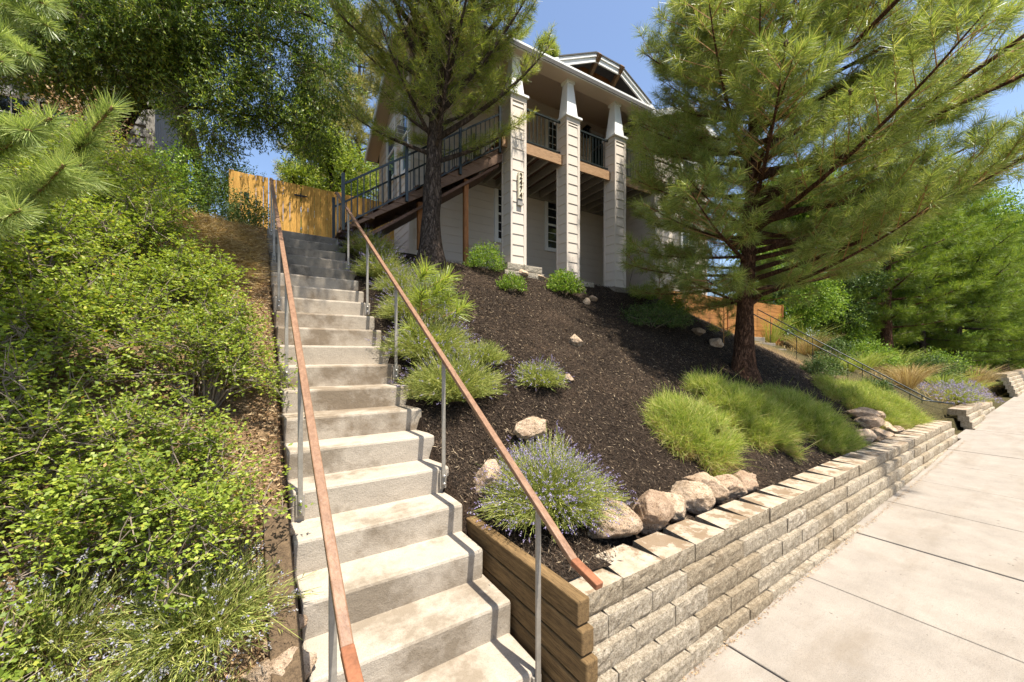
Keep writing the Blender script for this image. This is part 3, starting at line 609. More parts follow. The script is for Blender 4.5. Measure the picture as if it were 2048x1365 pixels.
    mb = MB(); mb.box(-1.97,-.11,6.852,4.62,-.072,6.985); mb.box(-1.97,-.135,6.93,4.62,-.11,7.0); part('fascia', mb, M['trim'], rf, 0.003)
    mb = MB()
    for (wa, wb, f) in ((-.12, 2.4, rz_f), (2.4, 5.82, rz_b)):
        mb.hexa([(-1.985,wa,f(wa)-.19),(-1.951,wa,f(wa)-.19),(-1.951,wb,f(wb)-.19),(-1.985,wb,f(wb)-.19)], [(-1.985,wa,f(wa)+.01),(-1.951,wa,f(wa)+.01),(-1.951,wb,f(wb)+.01),(-1.985,wb,f(wb)+.01)])
    part('barge_board', mb, M['trim'], rf)
    mb = MB()
    for (wa, wb, f) in ((.3, 2.4, rz_f), (2.4, 5.75, rz_b)):
        mb.hexa([(-1.95,wa,f(wa)-.125),(US,wa,f(wa)-.125),(US,wb,f(wb)-.125),(-1.95,wb,f(wb)-.125)], [(-1.95,wa,f(wa)-.105),(US,wa,f(wa)-.105),(US,wb,f(wb)-.105),(-1.95,wb,f(wb)-.105)])
    part('gable_soffit', mb, M['soffit'], rf)
    # small trapezoid dormer above the porch --------------------------
    u0, ua, ub, u1, zt, zlo = 0.75, 2.66, 3.62, 5.5, 7.89, 6.97
    outl = [(u0,zlo),(ua,zt),(ub,zt),(u1,zlo)]
    mb = MB()
    for (a, za), (b_, zb) in zip(outl, outl[1:]):
        mb.hexa([(a,.14,za-.20),(b_,.14,zb-.20),(b_,.18,zb-.20),(a,.18,za-.20)], [(a,.14,za),(b_,.14,zb),(b_,.18,zb),(a,.18,za)])
        mb.hexa([(a,.11,za-.075),(b_,.11,zb-.075),(b_,.142,zb-.075),(a,.142,za-.075)], [(a,.11,za+.004),(b_,.11,zb+.004),(b_,.142,zb+.004),(a,.142,za+.004)])
    dm = part('dormer', mb, M['trim'], rf)
    mb = MB()
    outr = [(1.435,7.30),(ua,zt),(ub,zt),(4.826,7.30)]
    for (a, za), (b_, zb) in zip(outr, outr[1:]):
        mb.hexa([(a,.09,za+.006),(b_,.09,zb+.006),(b_,.95,zb+.006),(a,.95,za+.006)], [(a,.09,za+.04),(b_,.09,zb+.04),(b_,.95,zb+.04),(a,.95,za+.04)])
    part('dormer_roof', mb, M['shingle'], dm)
    mb = MB(); mb.add([(u0+1.0,.62,zlo+.38),(u1-1.0,.62,zlo+.38),(ub-.02,.62,zt-.02),(ua+.02,.62,zt-.02)], [(0,1,2,3)]); part('gable_panel', mb, M['postwood'], dm)
    for u in (2.74, 3.57):
        mb = MB(); mb.bar((u,.62,zt-.50), (u,.03,zt-.02), .10, .13); part('bracket', mb, M['bracket'], dm, 0.012)
    # wing gable roof --------------------------------------------------
    mb = MB(); wl, wr = 4.42, 7.98
    for (a, b_) in ((wl, pk), (pk, wr)):
        mb.hexa([(a,-.22,wz(a)+.0),(b_,-.22,wz(b_)),(b_,5.3,wz(b_)),(a,5.3,wz(a))], [(a,-.22,wz(a)+.06),(b_,-.22,wz(b_)+.06),(b_,5.3,wz(b_)+.06),(a,5.3,wz(a)+.06)])
    wr_ = part('wing_roof', mb, M['shingle'], HR)
    mb = MB()
    for (a, b_) in ((wl, pk), (pk, wr)):
        mb.hexa([(a,-.26,wz(a)-.13),(b_,-.26,wz(b_)-.13),(b_,-.222,wz(b_)-.13),(a,-.222,wz(a)-.13)], [(a,-.26,wz(a)+.065),(b_,-.26,wz(b_)+.065),(b_,-.222,wz(b_)+.065),(a,-.222,wz(a)+.065)])
    part('wing_barge_board', mb, M['trim'], wr_)
    mb = MB()
    for (a, b_) in ((wl, pk), (pk, wr)):
        mb.hexa([(a,-.22,wz(a)-.03),(b_,-.22,wz(b_)-.03),(b_,.1,wz(b_)-.03),(a,.1,wz(a)-.03)], [(a,-.22,wz(a)-.005),(b_,-.22,wz(b_)-.005),(b_,.1,wz(b_)-.005),(a,.1,wz(a)-.005)])
    part('wing_soffit', mb, M['trim'], wr_)
    # windows, door, lantern -------------------------------------------
    window(HR, (0.87,2.18), (1.62,2.18), 3.29, 4.76); window(HR, (2.61,2.18), (3.36,2.18), 3.29, 4.76)
    window(HR, (2.62,2.18), (3.42,2.18), 5.35, 7.22, rows=4)
    window(HR, (US-.02,4.28), (US-.02,3.47), 5.05, 6.55, glass='wglassblue', rows=1, cols=1); window(HR, (US-.02,2.75), (US-.02,1.95+.3), 4.75, 6.55, glass='wglassblue', rows=1, cols=1)
    window(HR, (6.18,0.08), (6.82,0.08), 5.5, 6.62, rows=2); window(HR, (6.18,0.08), (6.82,0.08), 3.1, 4.5, rows=2)
    mb = MB(); mb.box(4.30,2.15,4.97,4.40,2.2,7.42); mb.box(4.40,2.15,7.32,4.949,2.2,7.42)
    dr = part('door', mb, M['trim'], HR)
    mb = MB(); mb.box(4.40,2.165,4.97,4.948,2.19,7.32); dl = part('door_leaf', mb, M['door'], dr)
    mb = MB()
    for (z0, z1) in ((5.2,5.7),(5.85,6.5),(6.62,7.18)): mb.box(4.48,2.155,z0,4.68,2.166,z1); mb.box(4.72,2.155,z0,4.91,2.166,z1)
    part('door_panels', mb, M['door'], dr, 0.004)
    lx, ly, lz = 4.10, 2.02, 7.08
    mb = MB(); mb.box(lx-.05,2.15,lz+.05,lx+.05,2.185,lz+.28); mb.tube([(lx,2.16,lz+.25),(lx,2.06,lz+.36),(lx,ly,lz+.34)], .014, 6)
    mb.hexa([(lx-.10,ly-.10,lz+.25),(lx+.10,ly-.10,lz+.25),(lx+.10,ly+.10,lz+.25),(lx-.10,ly+.10,lz+.25)], [(lx-.03,ly-.03,lz+.34),(lx+.03,ly-.03,lz+.34),(lx+.03,ly+.03,lz+.34),(lx-.03,ly+.03,lz+.34)])
    for a in (-1,1):
        for c in (-1,1): mb.bar((lx+.07*a,ly+.07*c,lz),(lx+.08*a,ly+.08*c,lz+.25),.012,.012)
    mb.box(lx-.085,ly-.085,lz-.03,lx+.085,ly+.085,lz); mb.box(lx-.05,ly-.05,lz-.06,lx+.05,ly+.05,lz-.03)
    ln = part('lantern', mb, M['black'], HR); mb = MB(); mb.box(lx-.06,ly-.06,lz+.01,lx+.06,ly+.06,lz+.23); part('lantern_glass', mb, M['glass'], ln)
    # wire cage on the gable wall ---------------------------------------
    mb = MB(); W0, W1, Z0, Z1, D = 2.62, 2.98, 5.62, 6.02, .24; X0 = US-.02
    for a in range(5):
        w = W0+(W1-W0)*a/4; mb.tube([(X0,w,Z0),(X0-D,w,Z0),(X0-D,w,Z1),(X0,w,Z1)], .007, 4)
    for b_ in range(5):
        z = Z0+(Z1-Z0)*b_/4; mb.tube([(X0,W0,z),(X0-D,W0,z),(X0-D,W1,z),(X0,W1,z)], .007, 4)
    cg = part('vent_cage', mb, M['trim'], HR); mb = MB(); mb.box(X0-.15,W0+.06,Z0+.05,X0,W1-.06,Z1-.06); part('vent_hood', mb, M['neightrim'], cg)
    # deck ---------------------------------------------------------------
    mb = MB(); mb.box(-0.12,.17,4.735,UE-.03,.215,4.975); part('deck_beam', mb, M['beam'], HR)
    mb = MB()
    for k in range(14): u = .05+.375*k; mb.box(u,.216,4.735,u+.05,2.18,4.93)
    mb.box(-.1,2.12,4.70,UE-.04,2.178,4.928); part('joists', mb, M['joist'], HR)
    mb = MB(); w = .22
    while w < 2.15: mb.box(-.12,w,4.932,UE-.04,w+.135,4.968); w += .141
    part('deck_boards', mb, M['deckboard'], HR)
    rl = bpy.data.objects.new('deck_railing', None); C.objects.link(rl); rl.parent = HR; ORG[rl] = (0,0,0)
    for (a, b_) in ((.43,1.59),(2.03,3.23),(3.67,4.91)):
        mb = MB(); mb.box(a,.235,5.80,b_,.275,5.845); part('top_rail', mb, M['iron'], rl, .003)
        mb = MB(); mb.box(a,.24,5.055,b_,.27,5.09); part('bottom_rail', mb, M['iron'], rl, .003)
        n = int((b_-a)/.108)
        for k in range(1, n): u = a+(b_-a)*k/n; mb = MB(); mb.box(u-.008,.247,5.088,u+.008,.263,5.802); part('baluster', mb, M['iron'], rl)
build_house()

# house number plate on the first column
def number_plate():
    t = thing('house_number', 'cream number plate with dark digits 2474 stacked on the porch column nearest the stairs', 'house number', (4.8,7.3,0), RAD(-2.0))
    mb = MB(); mb.box(.165,-.062,3.535,.285,-.006,4.12); part('plate', mb, M['cream'], t, .002)
    mb = MB(); mb.box(.162,-.045,3.39,.290,.0,3.53); part('lower_box', mb, M['neightrim'], t, .004)  # plain grey block on the column just below the plate
    for k, ch in enumerate('2474'):
        cu = bpy.data.curves.new('digit', 'FONT'); cu.body = ch; cu.size = .17; cu.extrude = .006; cu.align_x = 'CENTER'
        tmp = bpy.data.objects.new('digit', cu); C.objects.link(tmp)
        me = bpy.data.meshes.new_from_object(tmp.evaluated_get(bpy.context.evaluated_depsgraph_get())); bpy.data.objects.remove(tmp)
        me.name = 'digit'; me.materials.clear(); me.materials.append(M['numeral'])
        o = link('digit', me, t); o.location = (.228,-.07,3.985-.142*k); o.rotation_euler = (RAD(90),0,0)
number_plate()

# ------------------------------------------------------------------ wooden stair up to the deck
def deck_stair():
    t = thing('wooden_staircase', 'dark brown wooden staircase with black railings rising to the porch deck', 'staircase', (4.8,7.3,0), RAD(-2.0))
    zt = lambda u: 2.534 + .722*(u+3.163)
    for w in (.29, 1.48):
        mb = MB(); a, b_ = -3.5, -.05
        mb.hexa([(a,w,max(zt(a)-.33,2.25)),(b_,w,zt(b_)-.33),(b_,w+.045,zt(b_)-.33),(a,w+.045,max(zt(a)-.33,2.25))], [(a,w,zt(a)),(b_,w,zt(b_)),(b_,w+.045,zt(b_)),(a,w+.045,zt(a))])
        part('stringer', mb, M['stringer'], t, .004)
    n = 12
    for k in range(n):
        u = -3.42+(3.36)*k/n; z = zt(u)+.035+.03
        mb = MB(); mb.box(u-.02,.275,z,u+.27,1.54,z+.036); part('tread', mb, M['stringer'], t, .003)
        mb = MB(); mb.box(u+.24,.34,z+.037,u+.26,1.475,z+.235); part('riser', mb, M['deckboard'], t)
    mb = MB(); mb.hexa([(-3.3,.36,zt(-3.3)-.40),(-.1,.36,zt(-.1)-.40),(-.1,1.46,zt(-.1)-.40),(-3.3,1.46,zt(-3.3)-.40)], [(-3.3,.36,zt(-3.3)-.335),(-.1,.36,zt(-.1)-.335),(-.1,1.46,zt(-.1)-.335),(-3.3,1.46,zt(-3.3)-.335)])
    part('underside', mb, M['deckboard'], t)
    for w in (.255, 1.555):
        rl = bpy.data.objects.new('stair_railing', None); C.objects.link(rl); rl.parent = t; ORG[rl] = (0,0,0)
        top = lambda u: 3.159+.712*(u+3.402); bot = lambda u: 2.50+.712*(u+3.29)
        posts = [(-3.427,2.30,3.345),(-2.258,3.06,4.19),(-1.107,3.88,4.97),(-.136,4.60,5.66)]
        for (u, a, b_) in posts:
            mb = MB(); mb.box(u-.028,w-.028,a,u+.028,w+.028,b_); part('post', mb, M['iron'], rl, .004)
        for (p, q) in zip(posts, posts[1:]):
            a, b_ = p[0]+.028, q[0]-.028
            mb = MB(); mb.bar((a,w,top(a)),(b_,w,top(b_)),.03,.035); part('top_rail', mb, M['iron'], rl)
            mb = MB(); mb.bar((a,w,bot(a)),(b_,w,bot(b_)),.026,.026); part('bottom_rail', mb, M['iron'], rl)
            n = round((b_-a)/.115)
            for k in range(1, n): u = a+(b_-a)*k/n; mb = MB(); mb.box(u-.008,w-.008,bot(u),u+.008,w+.008,top(u)); part('baluster', mb, M['iron'], rl)
    for (u, z0, z1) in ((-.883,2.0,3.80),(-1.924,2.2,3.08)):
        mb = MB(); mb.box(u-.05,.42,z0,u+.05,.52,z1+.1); part('support_post', mb, M['postwood'], t, .005)
deck_stair()

# ------------------------------------------------------------------ cedar fence and gate at the top of the stairs
def fence():
    t = thing('wooden_fence', 'golden cedar board fence at the top of the concrete stairs', 'fence', (1.9, 11, 2.4))
    rnd = random.Random(8)
    def boards(x0, x1, y, zt, name, parent):
        mb = MB(); x = x0
        while x < x1-.02:
            w = min(.142, x1-x); z = zt(x)+rnd.uniform(-.008,.008); yy = y+rnd.uniform(0,.004)
            mb.box(x+.003, yy, 2.36, x+w-.003, yy+.02, z); x += .145
        return part(name, mb, M['cedar'], parent)
    zt = lambda x: 4.25
    boards(-.36, .32, 11.0, zt, 'board_panel', t); boards(1.02, 5.2, 11.0, zt, 'board_panel', t)
    for x in (-.40, 1.9, 3.9):
        mb = MB(); mb.box(x-.045,11.03,2.3,x+.045,11.12,4.28); part('post', mb, M['cedar'], t, .004)
    mb = MB()
    for z in (2.7,3.4,4.05): mb.box(-.38,11.024,z,.32,11.06,z+.09); mb.box(1.02,11.024,z,5.2,11.06,z+.09)
    part('rail', mb, M['cedar'], t)
    g = boards(.335, 1.0, 10.985, lambda x: 4.235, 'gate', t)
    for z in (3.95, 2.95):
        mb = MB(); mb.box(.86,10.965,z,1.14,10.985,z+.035); mb.tube([(1.0,10.955,z-.03),(1.0,10.955,z+.065)], .012, 8); part('hinge', mb, M['black'], g)
    mb = MB(); mb.box(-.16,10.975,3.72,-.06,10.998,3.80); part('latch', mb, M['black'], t)
fence()

# ------------------------------------------------------------------ stained plank wall on the far side of the slope
def plank_wall():
    t = thing('plank_wall', 'reddish-brown horizontal plank retaining wall at the foot of the house wing', 'plank wall', (4.8,7.3,0), RAD(-2.0))
    zb = lambda u: 1.35 - .155*(u-5.0)
    mb = MB(); z = 1.94; rnd = random.Random(3)
    while z > 0.15:
        a, b_ = 5.0, 12.17
        mb.box(a, -.03+rnd.uniform(0,.006), z-.14, b_, .02, z); z -= .146
    part('planks', mb, M['plankwall'], t)
    for u in (4.98, 8.5, 12.2):
        mb = MB(); mb.box(u-.05,-.055,.1,u+.05,.06,1.98); part('post', mb, M['postwood'], t, .004)
plank_wall()

# ------------------------------------------------------------------ far stairs with black rails
def far_stairs():
    st = thing('concrete_staircase', 'distant narrow concrete steps between the two block walls', 'staircase', (14.5, 2.2, -1.9))
    for i in range(18):
        y = 1.95+.34*i; z = -1.86+.213*(i+1)
        mb = MB(); mb.box(13.75, y, z-1.0, 15.3, y+.42, z-.66); part('step', mb, M['step_shade_stain'], st, .015)
    for x, lab in ((14.0, 'thin black handrail of the distant steps, the one nearer the mulch slope'), (15.2, 'thin black handrail of the distant steps, the one by the dry grass')):
        r = thing('handrail', lab, 'handrail', (x, 2.5, -1.9), group='black rails of the distant steps')
        f = lambda y: -1.10+.63*(y-2.52) if x < 15 else -1.2+.66*(y-2.54)
        mb = MB(); mb.tube([(x,2.15,f(2.5)-.01),(x,2.52,f(2.52)),(x,5.0,f(5.0)),(x,7.4,f(7.4))], .017, 8); part('top_rail', mb, M['iron'], r, smooth=True)
        for y in (2.75,4.0,5.25,6.5):
            mb = MB(); mb.tube([(x,y,f(y)),(x,y,f(y)-1.0)], .010, 6); part('post', mb, M['iron'], r)
far_stairs()

# ------------------------------------------------------------------ neighbouring house behind the trees
def neighbour():
    t = thing('house', 'grey neighbouring house half hidden behind the dark leafy tree', 'house', (-6, 18, 2.6))
    X1, Y0, Y1 = -2.4, 14.5, 22.5
    mb = MB(); siding(mb, (-15,Y0), (X1,Y0), 1.5, 9.0, 0.3, out=.03); mb.add([(-15,Y0+.01,1),(X1,Y0+.01,1),(X1,Y0+.01,9),(-15,Y0+.01,9)], [(0,1,2,3)]); part('front_wall', mb, M['neigh'], t)
    window(t, (-5.6,Y0-.03), (-4.42,Y0-.03), 5.4, 6.25, rows=2, cols=3, casing=.14, mid=False)
    window(t, (-4.30,Y0-.03), (-3.7,Y0-.03), 5.4, 6.2, rows=1, cols=1, casing=.05, mid=False, glass='wglassblue')
    mb = MB(); y = Y0
    while y < Y1:
        mb.box(X1-.02, y, 1, X1+.012, y+.27, 9.0); mb.box(X1-.05, y+.27, 1, X1-.01, y+.30, 9.0); y += .30
    part('side_wall', mb, M['neigh'], t)
    mb = MB(); mb.tube([(X1+.08,21.0,1.5),(X1+.08,21.0,8.8)], .07, 8); part('downpipe', mb, M['neightrim'], t)
    mb = MB(); mb.box(X1-.02,Y0-.035,1,X1+.16,Y0-.0,9); part('corner_board', mb, M['neightrim'], t)
    mb = MB(); mb.hexa([(-15,Y0-.5,9),(X1+.5,Y0-.5,9),(X1+.5,Y1+.4,9),(-15,Y1+.4,9)], [(-13,Y0+3.9,11),(-4,Y0+3.9,11),(-4,Y0+4.1,11),(-13,Y0+4.1,11)]); part('roof', mb, M['shingle'], t)
neighbour()

# ================================================================== PLANTS
def unit(a): return a/np.maximum(np.linalg.norm(a, axis=-1, keepdims=True), 1e-9)
def rdir(rng, n): return unit(rng.normal(size=(n,3)))
def needles(rng, cen, axis, per, ln, wd, back, amin=22, amax=72, droop=0.12):
    """tufts of needles along the last 'back' metres of each shoot (tips cen, directions axis)"""
    cen = np.asarray(cen, float); axis = unit(np.asarray(axis, float)); n = len(cen)
    c = np.repeat(cen, per, 0); d = np.repeat(axis, per, 0); m = n*per
    s = rng.random(m); start = c - d*(s*back)[:,None]
    p = rdir(rng, m); p = unit(p - d*(p*d).sum(1)[:,None])
    th = np.radians(amin+(amax-amin)*(0.25*rng.random(m)+0.75*np.sqrt(s)))
    q = d*np.cos(th)[:,None]+p*np.sin(th)[:,None]; q[:,2] -= droop*rng.random(m); q = unit(q)
    L = ln*(0.7+0.5*rng.random(m))
    sd = unit(np.cross(q, rdir(rng, m)))*(wd*0.5)
    e = start+q*L[:,None]; return np.stack([start-sd, start+sd, e+sd*.45, e-sd*.45], 1).reshape(-1,3)
def leaves(rng, pos, dirs, ln, wd, flat=0.5, fold=0.0):
    """four-cornered leaves; flat: 1 = blades face the sky, 0 = any way"""
    n = len(pos); d = unit(dirs); up = np.array([0,0,1.0])*flat + rdir(rng, n)*(1-flat*0.6); w = unit(np.cross(d, up))
    L = (ln*(0.65+0.6*rng.random(n)))[:,None]; W = (wd*(0.7+0.5*rng.random(n)))[:,None]*0.5
    nn = np.cross(w, d)
    mid = pos + d*L*0.48
    return np.stack([pos, mid+w*W+nn*L*fold, pos+d*L, mid-w*W+nn*L*fold], 1).reshape(-1,3)
def pinnate(rng, base, dirs, pairs, rach, ln, wd, flat=0.6):
    """compound leaves: pairs of leaflets along a short stalk plus one at the end"""
    base = np.asarray(base); n = len(base); d = unit(dirs); side = unit(np.cross(d, np.array([0,0,1.0])+rdir(rng, n)*0.5)); out = []
    for k in range(pairs):
        s = rach*(0.3+0.7*k/max(pairs-1,1)); p = base+d*s
        for sg in (-1, 1): out.append(leaves(rng, p, side*sg+d*0.5+rdir(rng,n)*0.15, ln, wd, flat))
    out.append(leaves(rng, base+d*rach, d, ln*1.1, wd, flat)); return np.concatenate(out)

def trunk_mb(pts, rad, sides=12, flare=0.0, lump=0.0):
    mb = MB(); pts = [Vector(p) for p in pts]; dense = []; rr = []
    for i in range(len(pts)-1):
        n = 10
        for k in range(n): t = k/n; dense.append(pts[i].lerp(pts[i+1], t)); rr.append(rad[i]*(1-t)+rad[i+1]*t)
    dense.append(pts[-1]); rr.append(rad[-1])
    z0 = dense[0].z
    rr = [r*(1+flare*math.exp(-max(0,p.z-z0-.35)/0.30)) for r, p in zip(rr, dense)]
    mb.tube(dense, rr, sides)
    if lump:
        mb.v = [(x+lump*nz(x*6,y*6,z*2.2), y+lump*nz(x*6,y*6,z*2.2+9), z) for x,y,z in mb.v]
    return mb

def pine(label, base, height, r0, crown0, env, nb, elev, needle, bark, seed, per=70, nl=.16, nw=.0045, back=.2, lean=(0,0), step=.2, group=None, cones=0, skew=None, name='pine_tree', twigmat='twig', sub=1.0, shoot=.15, limb=1.0):
    rng = np.random.default_rng(seed); rnd = random.Random(seed)
    base = (base[0], base[1], base[2]-0.45)
    t = thing(name, label, 'tree', base, group=group)
    B = np.array(base)
    def tp(h): return B + np.array([lean[0]*h+0.05*math.sin(h*0.9+seed), lean[1]*h+0.05*math.cos(h*0.7+seed), h])
    hs = np.linspace(0, height, 7)
    tr = part('trunk', trunk_mb([tp(h) for h in hs], [max(0.012, r0*(1-h/height*0.97)**0.85) for h in hs], 14, 0.85, 0.03), M[bark], t, smooth=True)
    lim, fine = MB(), MB(); cen, ax, bud = [], [], []
    for k in range(nb):
        f = (k+rnd.random()*0.8)/nb; h = crown0+(height-crown0)*f**0.95
        az = k*2.399+rnd.uniform(-.5,.5); L = env(f)*rnd.uniform(.72,1.12)
        if skew: L *= skew(az, f)
        el = RAD(elev(f)+rnd.uniform(-9,9))
        p = tp(h); pts = [p]; m = 7
        bend = rnd.uniform(-.25,.25)
        for j in range(m):
            a = az+bend*j/m; e = el + RAD(18)*(j/m)**2 - RAD(5)*(1-j/m)
            p = p + np.array([math.cos(a)*math.cos(e), math.sin(a)*math.cos(e), math.sin(e)])*(L/m); pts.append(p)
        rb = min(0.011+0.017*L, r0*0.55)*limb
        lim.tube(pts, [rb*(1-.85*j/m) for j in range(m+1)], 6)
        pts = np.array(pts); nt = max(3, int(L*.85/step))
        for j in range(nt+1):
            s = 0.24+0.76*j/nt; q = s*m; i = min(int(q), m-1); pos = pts[i]+(pts[i+1]-pts[i])*(q-i)
            tan = unit(pts[i+1]-pts[i])
            if j == nt: dirs = [(tan, 0.12)]
            else:
                sd = unit(np.cross(tan, [0,0,1.0])); w = sub*(0.22+0.42*L/2.5*(1-s)+0.12*rnd.random())
                dirs = [(unit(tan*.8+sd*sg*rnd.uniform(.6,1.1)+np.array([0,0,rnd.uniform(-.15,.55)])), w*rnd.uniform(.7,1.15)) for sg in ((-1,1) if rnd.random() < .8 else (rnd.choice((-1,1)),))]
            for d, w in dirs:
                e = pos+d*w+np.array([0,0,0.06*w])
                fine.tube([pos, e], [.009,.004], 3, False)
                dd = unit(d+np.array([0,0,.25])); cen.append(e); ax.append(dd); bud.append((e, dd))
                g = w-shoot
                while g > 0.04:
                    e2 = pos+d*g; d2 = unit(d*.75+rdir(rng,1)[0]*.85+np.array([0,0,.25])); l2 = min(.10+.5*(w-g)*rng.random(), .3)
                    cen.append(e2+d2*l2); ax.append(d2); fine.tube([e2, e2+d2*l2],[.005,.003],3,False); g -= shoot
    cen.append(tp(height)); ax.append(np.array([0,0,1.0]))
    part('limbs', lim, M[bark], t, smooth=True); part('twigs', fine, M[twigmat], t)
    part_np('crown', needles(rng, cen, ax, per, nl, nw, back), 4, M[needle], t)
    for k in range(cones):
        e, d = bud[rnd.randrange(len(bud))]; mb = MB(); a = Vector(e)-Vector(d)*.05
        mb.tube([a+Vector((0,0,-.03)),a,a+Vector((0,0,.03)),a+Vector((0,0,.06))],[.012,.033,.028,.006],8); part('pine_cone', mb, M['cone'], t)
    return t

def blob_crown(t, rng, blobs, sprays, leafn, ln, wd, mat, origin=None, droop=.3, twig='twig', pinn=False, name='crown', spray_len=.35, flat=.4, limbs=True, tw=True, cut=-.22):
    """leafy crown: twigs with leaves spread through irregular clumps; blobs = (x, y, z, r)"""
    P, D = [], []; tm = MB()
    for (x, y, z, r) in blobs:
        n = int(sprays*r*r) + 4
        d = rdir(rng, n); rad = r*(0.35+0.7*rng.random(n)**.6)
        p = np.array([x,y,z])+d*rad[:,None]*np.array([1,1,.75])
        keep = np.array([nz(a*1.1/max(r,.4), b*1.1/max(r,.4), c*1.4/max(r,.4)) > cut for a,b,c in p]); p, d = p[keep], d[keep]
        dirs = unit(d+rdir(rng,len(p))*.7-np.array([0,0,droop])); P.append(p); D.append(dirs)
        if tw:
            for q, e in list(zip(p, dirs))[::3]: tm.tube([q-e*spray_len*.3, q+e*spray_len], [.006,.002], 3, False)
    P, D = np.concatenate(P), np.concatenate(D)
    m = len(P); s = np.repeat(P, leafn, 0); d = np.repeat(D, leafn, 0); u = np.tile(np.linspace(0,1,leafn), m)
    pos = s+d*(u*spray_len)[:,None]
    ld = unit(d*.7+rdir(rng, len(pos))*.9-np.array([0,0,droop*.6]))
    V = pinnate(rng, pos[::2], ld[::2], 2, ln*1.5, ln, wd, flat) if pinn else leaves(rng, pos, ld, ln, wd, flat)
    if tw: part('twigs', tm, M[twig], t)
    part_np(name, V, 4, M[mat], t)

def shrub(name, label, x, y, r, h, mat, seed, n=900, ln=.035, wd=.02, group=None, cat='shrub', stems=9, z=None, squash=1.0, pin=False, tilt=0.2, twig='twig', dens=.55):
    """rounded bush: stems from the foot, leafy shoots spread through a lumpy dome"""
    rng = np.random.default_rng(seed); z = H(x,y) if z is None else z
    t = thing(name, label, cat, (x,y,z), group=group); mb = MB()
    d = rdir(rng, n); d[:,2] = np.abs(d[:,2])*1.1-.12; d = unit(d)
    lump = np.array([1+.34*nz(a*2.1+seed, b*2.1, c*2.1) + .16*nz(a*5, b*5+seed, c*5) for a,b,c in d])
    rad = lump*(dens+(1-dens)*rng.random(n)**.5)
    p = np.stack([x+d[:,0]*rad*r, y+d[:,1]*rad*r*squash, z+.04*h+np.maximum(d[:,2]*rad*h, .01)+.06*h*rng.random(n)], 1)
    for k in range(stems):
        q = p[rng.integers(n)]; m = np.array([x,y,z])*.45+q*.55+np.array([0,0,.1*h]); mb.tube([(x+rng.normal()*.04*r, y+rng.normal()*.04*r, z-.05), m, q], [.006+.008*r,.005+.004*r,.003], 5)
    sd = unit(d*.8+rdir(rng,n)*.6+np.array([0,0,tilt]))
    for q, e in list(zip(p, sd))[::6]: mb.tube([q-e*.10*max(r,.4), q], [.004,.002], 3, False)
    part('stems', mb, M[twig], t)
    k = 5; s = np.repeat(p, k, 0); e = np.repeat(sd, k, 0); u = np.tile(np.linspace(-.5,1,k), n)
    pos = s+e*(u*ln*2.2)[:,None]; ld = unit(e*.7+rdir(rng,len(pos)))
    V = pinnate(rng, pos[::2], ld[::2], 2, ln*1.3, ln, wd, .7) if pin else leaves(rng, pos, ld, ln, wd, .5)
    part_np('foliage', V, 4, M[mat], t); return t

def rose(label, x, y, r, h, seed, n=420, ln=.024, wd=.017, canes=26, mat='leafrose'):
    """rambling wild rose: arching grey canes from the foot with sprays of compound leaves"""
    rng = np.random.default_rng(seed); z = H(x,y)-.05
    t = thing('rose_bush', label, 'shrub', (x,y,z), group='wild rose bushes on the bank'); mb = MB(); P, D = [], []; cane_pts = []
    for k in range(canes):
        az = rng.random()*6.283; rr = r*(.25+.8*rng.random()); hh = h*(.55+.5*rng.random())*(1-.45*(rr/r-.25)**2)
        f = np.array([x+math.cos(az)*.12*r, y+math.sin(az)*.12*r, z]); e = np.array([x+math.cos(az)*rr, y+math.sin(az)*rr, 0]); e[2] = max(H(e[0],e[1]), z-.3*h)+hh*.75
        m = f*.45+e*.55; m[2] = z+hh*.8+max(0,(e[2]-z)*.35); ts = np.linspace(0,1,9)[:,None]
        pts = f*(1-ts)**2+2*m*ts*(1-ts)+e*ts**2+rng.normal(size=(9,3))*.02*r
        mb.tube(pts, [.009*(1-.75*j/8) for j in range(9)], 5); cane_pts += list(pts[3:])
        c = int(n/canes*(1.1 if rr > .5*r else .7)); u = (.22+.78*rng.random(c)**.7)*7.98; i = u.astype(int)
        q = pts[i]+(pts[i+1]-pts[i])*(u-i)[:,None]; dd = unit(rdir(rng,c)+np.array([0,0,.35])); w = (.10+.30*rng.random(c))*min(1,r)
        tip = q+dd*w[:,None]
        for a, b in zip(q, tip): mb.tube([a, (a+b)/2+rng.normal(size=3)*.012, b], [.0035,.003,.0015], 3, False)
        for g in (1.0, .68, .36): P.append(q+dd*(w*g)[:,None]+rng.normal(size=(c,3))*.02); D.append(unit(dd+rdir(rng,c)*.9))
    dead = mb
    for k in range(int(canes*.45)):
        p = cane_pts[rng.integers(len(cane_pts))]
        d = unit(rdir(rng,1)[0]+np.array([0,0,.3])); pts = [p]
        for j in range(4): d = unit(d+rng.normal(size=3)*.35); pts.append(pts[-1]+d*(.05+.06*rng.random()))
        dead.tube(pts, [.0042,.0036,.003,.0022,.0012], 4, False); q = pts[2]; dead.tube([q, q+unit(d+rdir(rng,1)[0])*.10], [.0025,.001], 3, False)
    part('canes', mb, M['deadtwig'], t)
    P, D = np.concatenate(P), np.concatenate(D)
    P2 = np.concatenate([P, P+rng.normal(size=P.shape)*.035]); D2 = unit(np.concatenate([D, D])+rdir(rng,len(D)*2)*.8)
    part_np('foliage', pinnate(rng, P2, D2, 2, ln*2.0, ln, wd, .7), 4, M[mat], t); return t

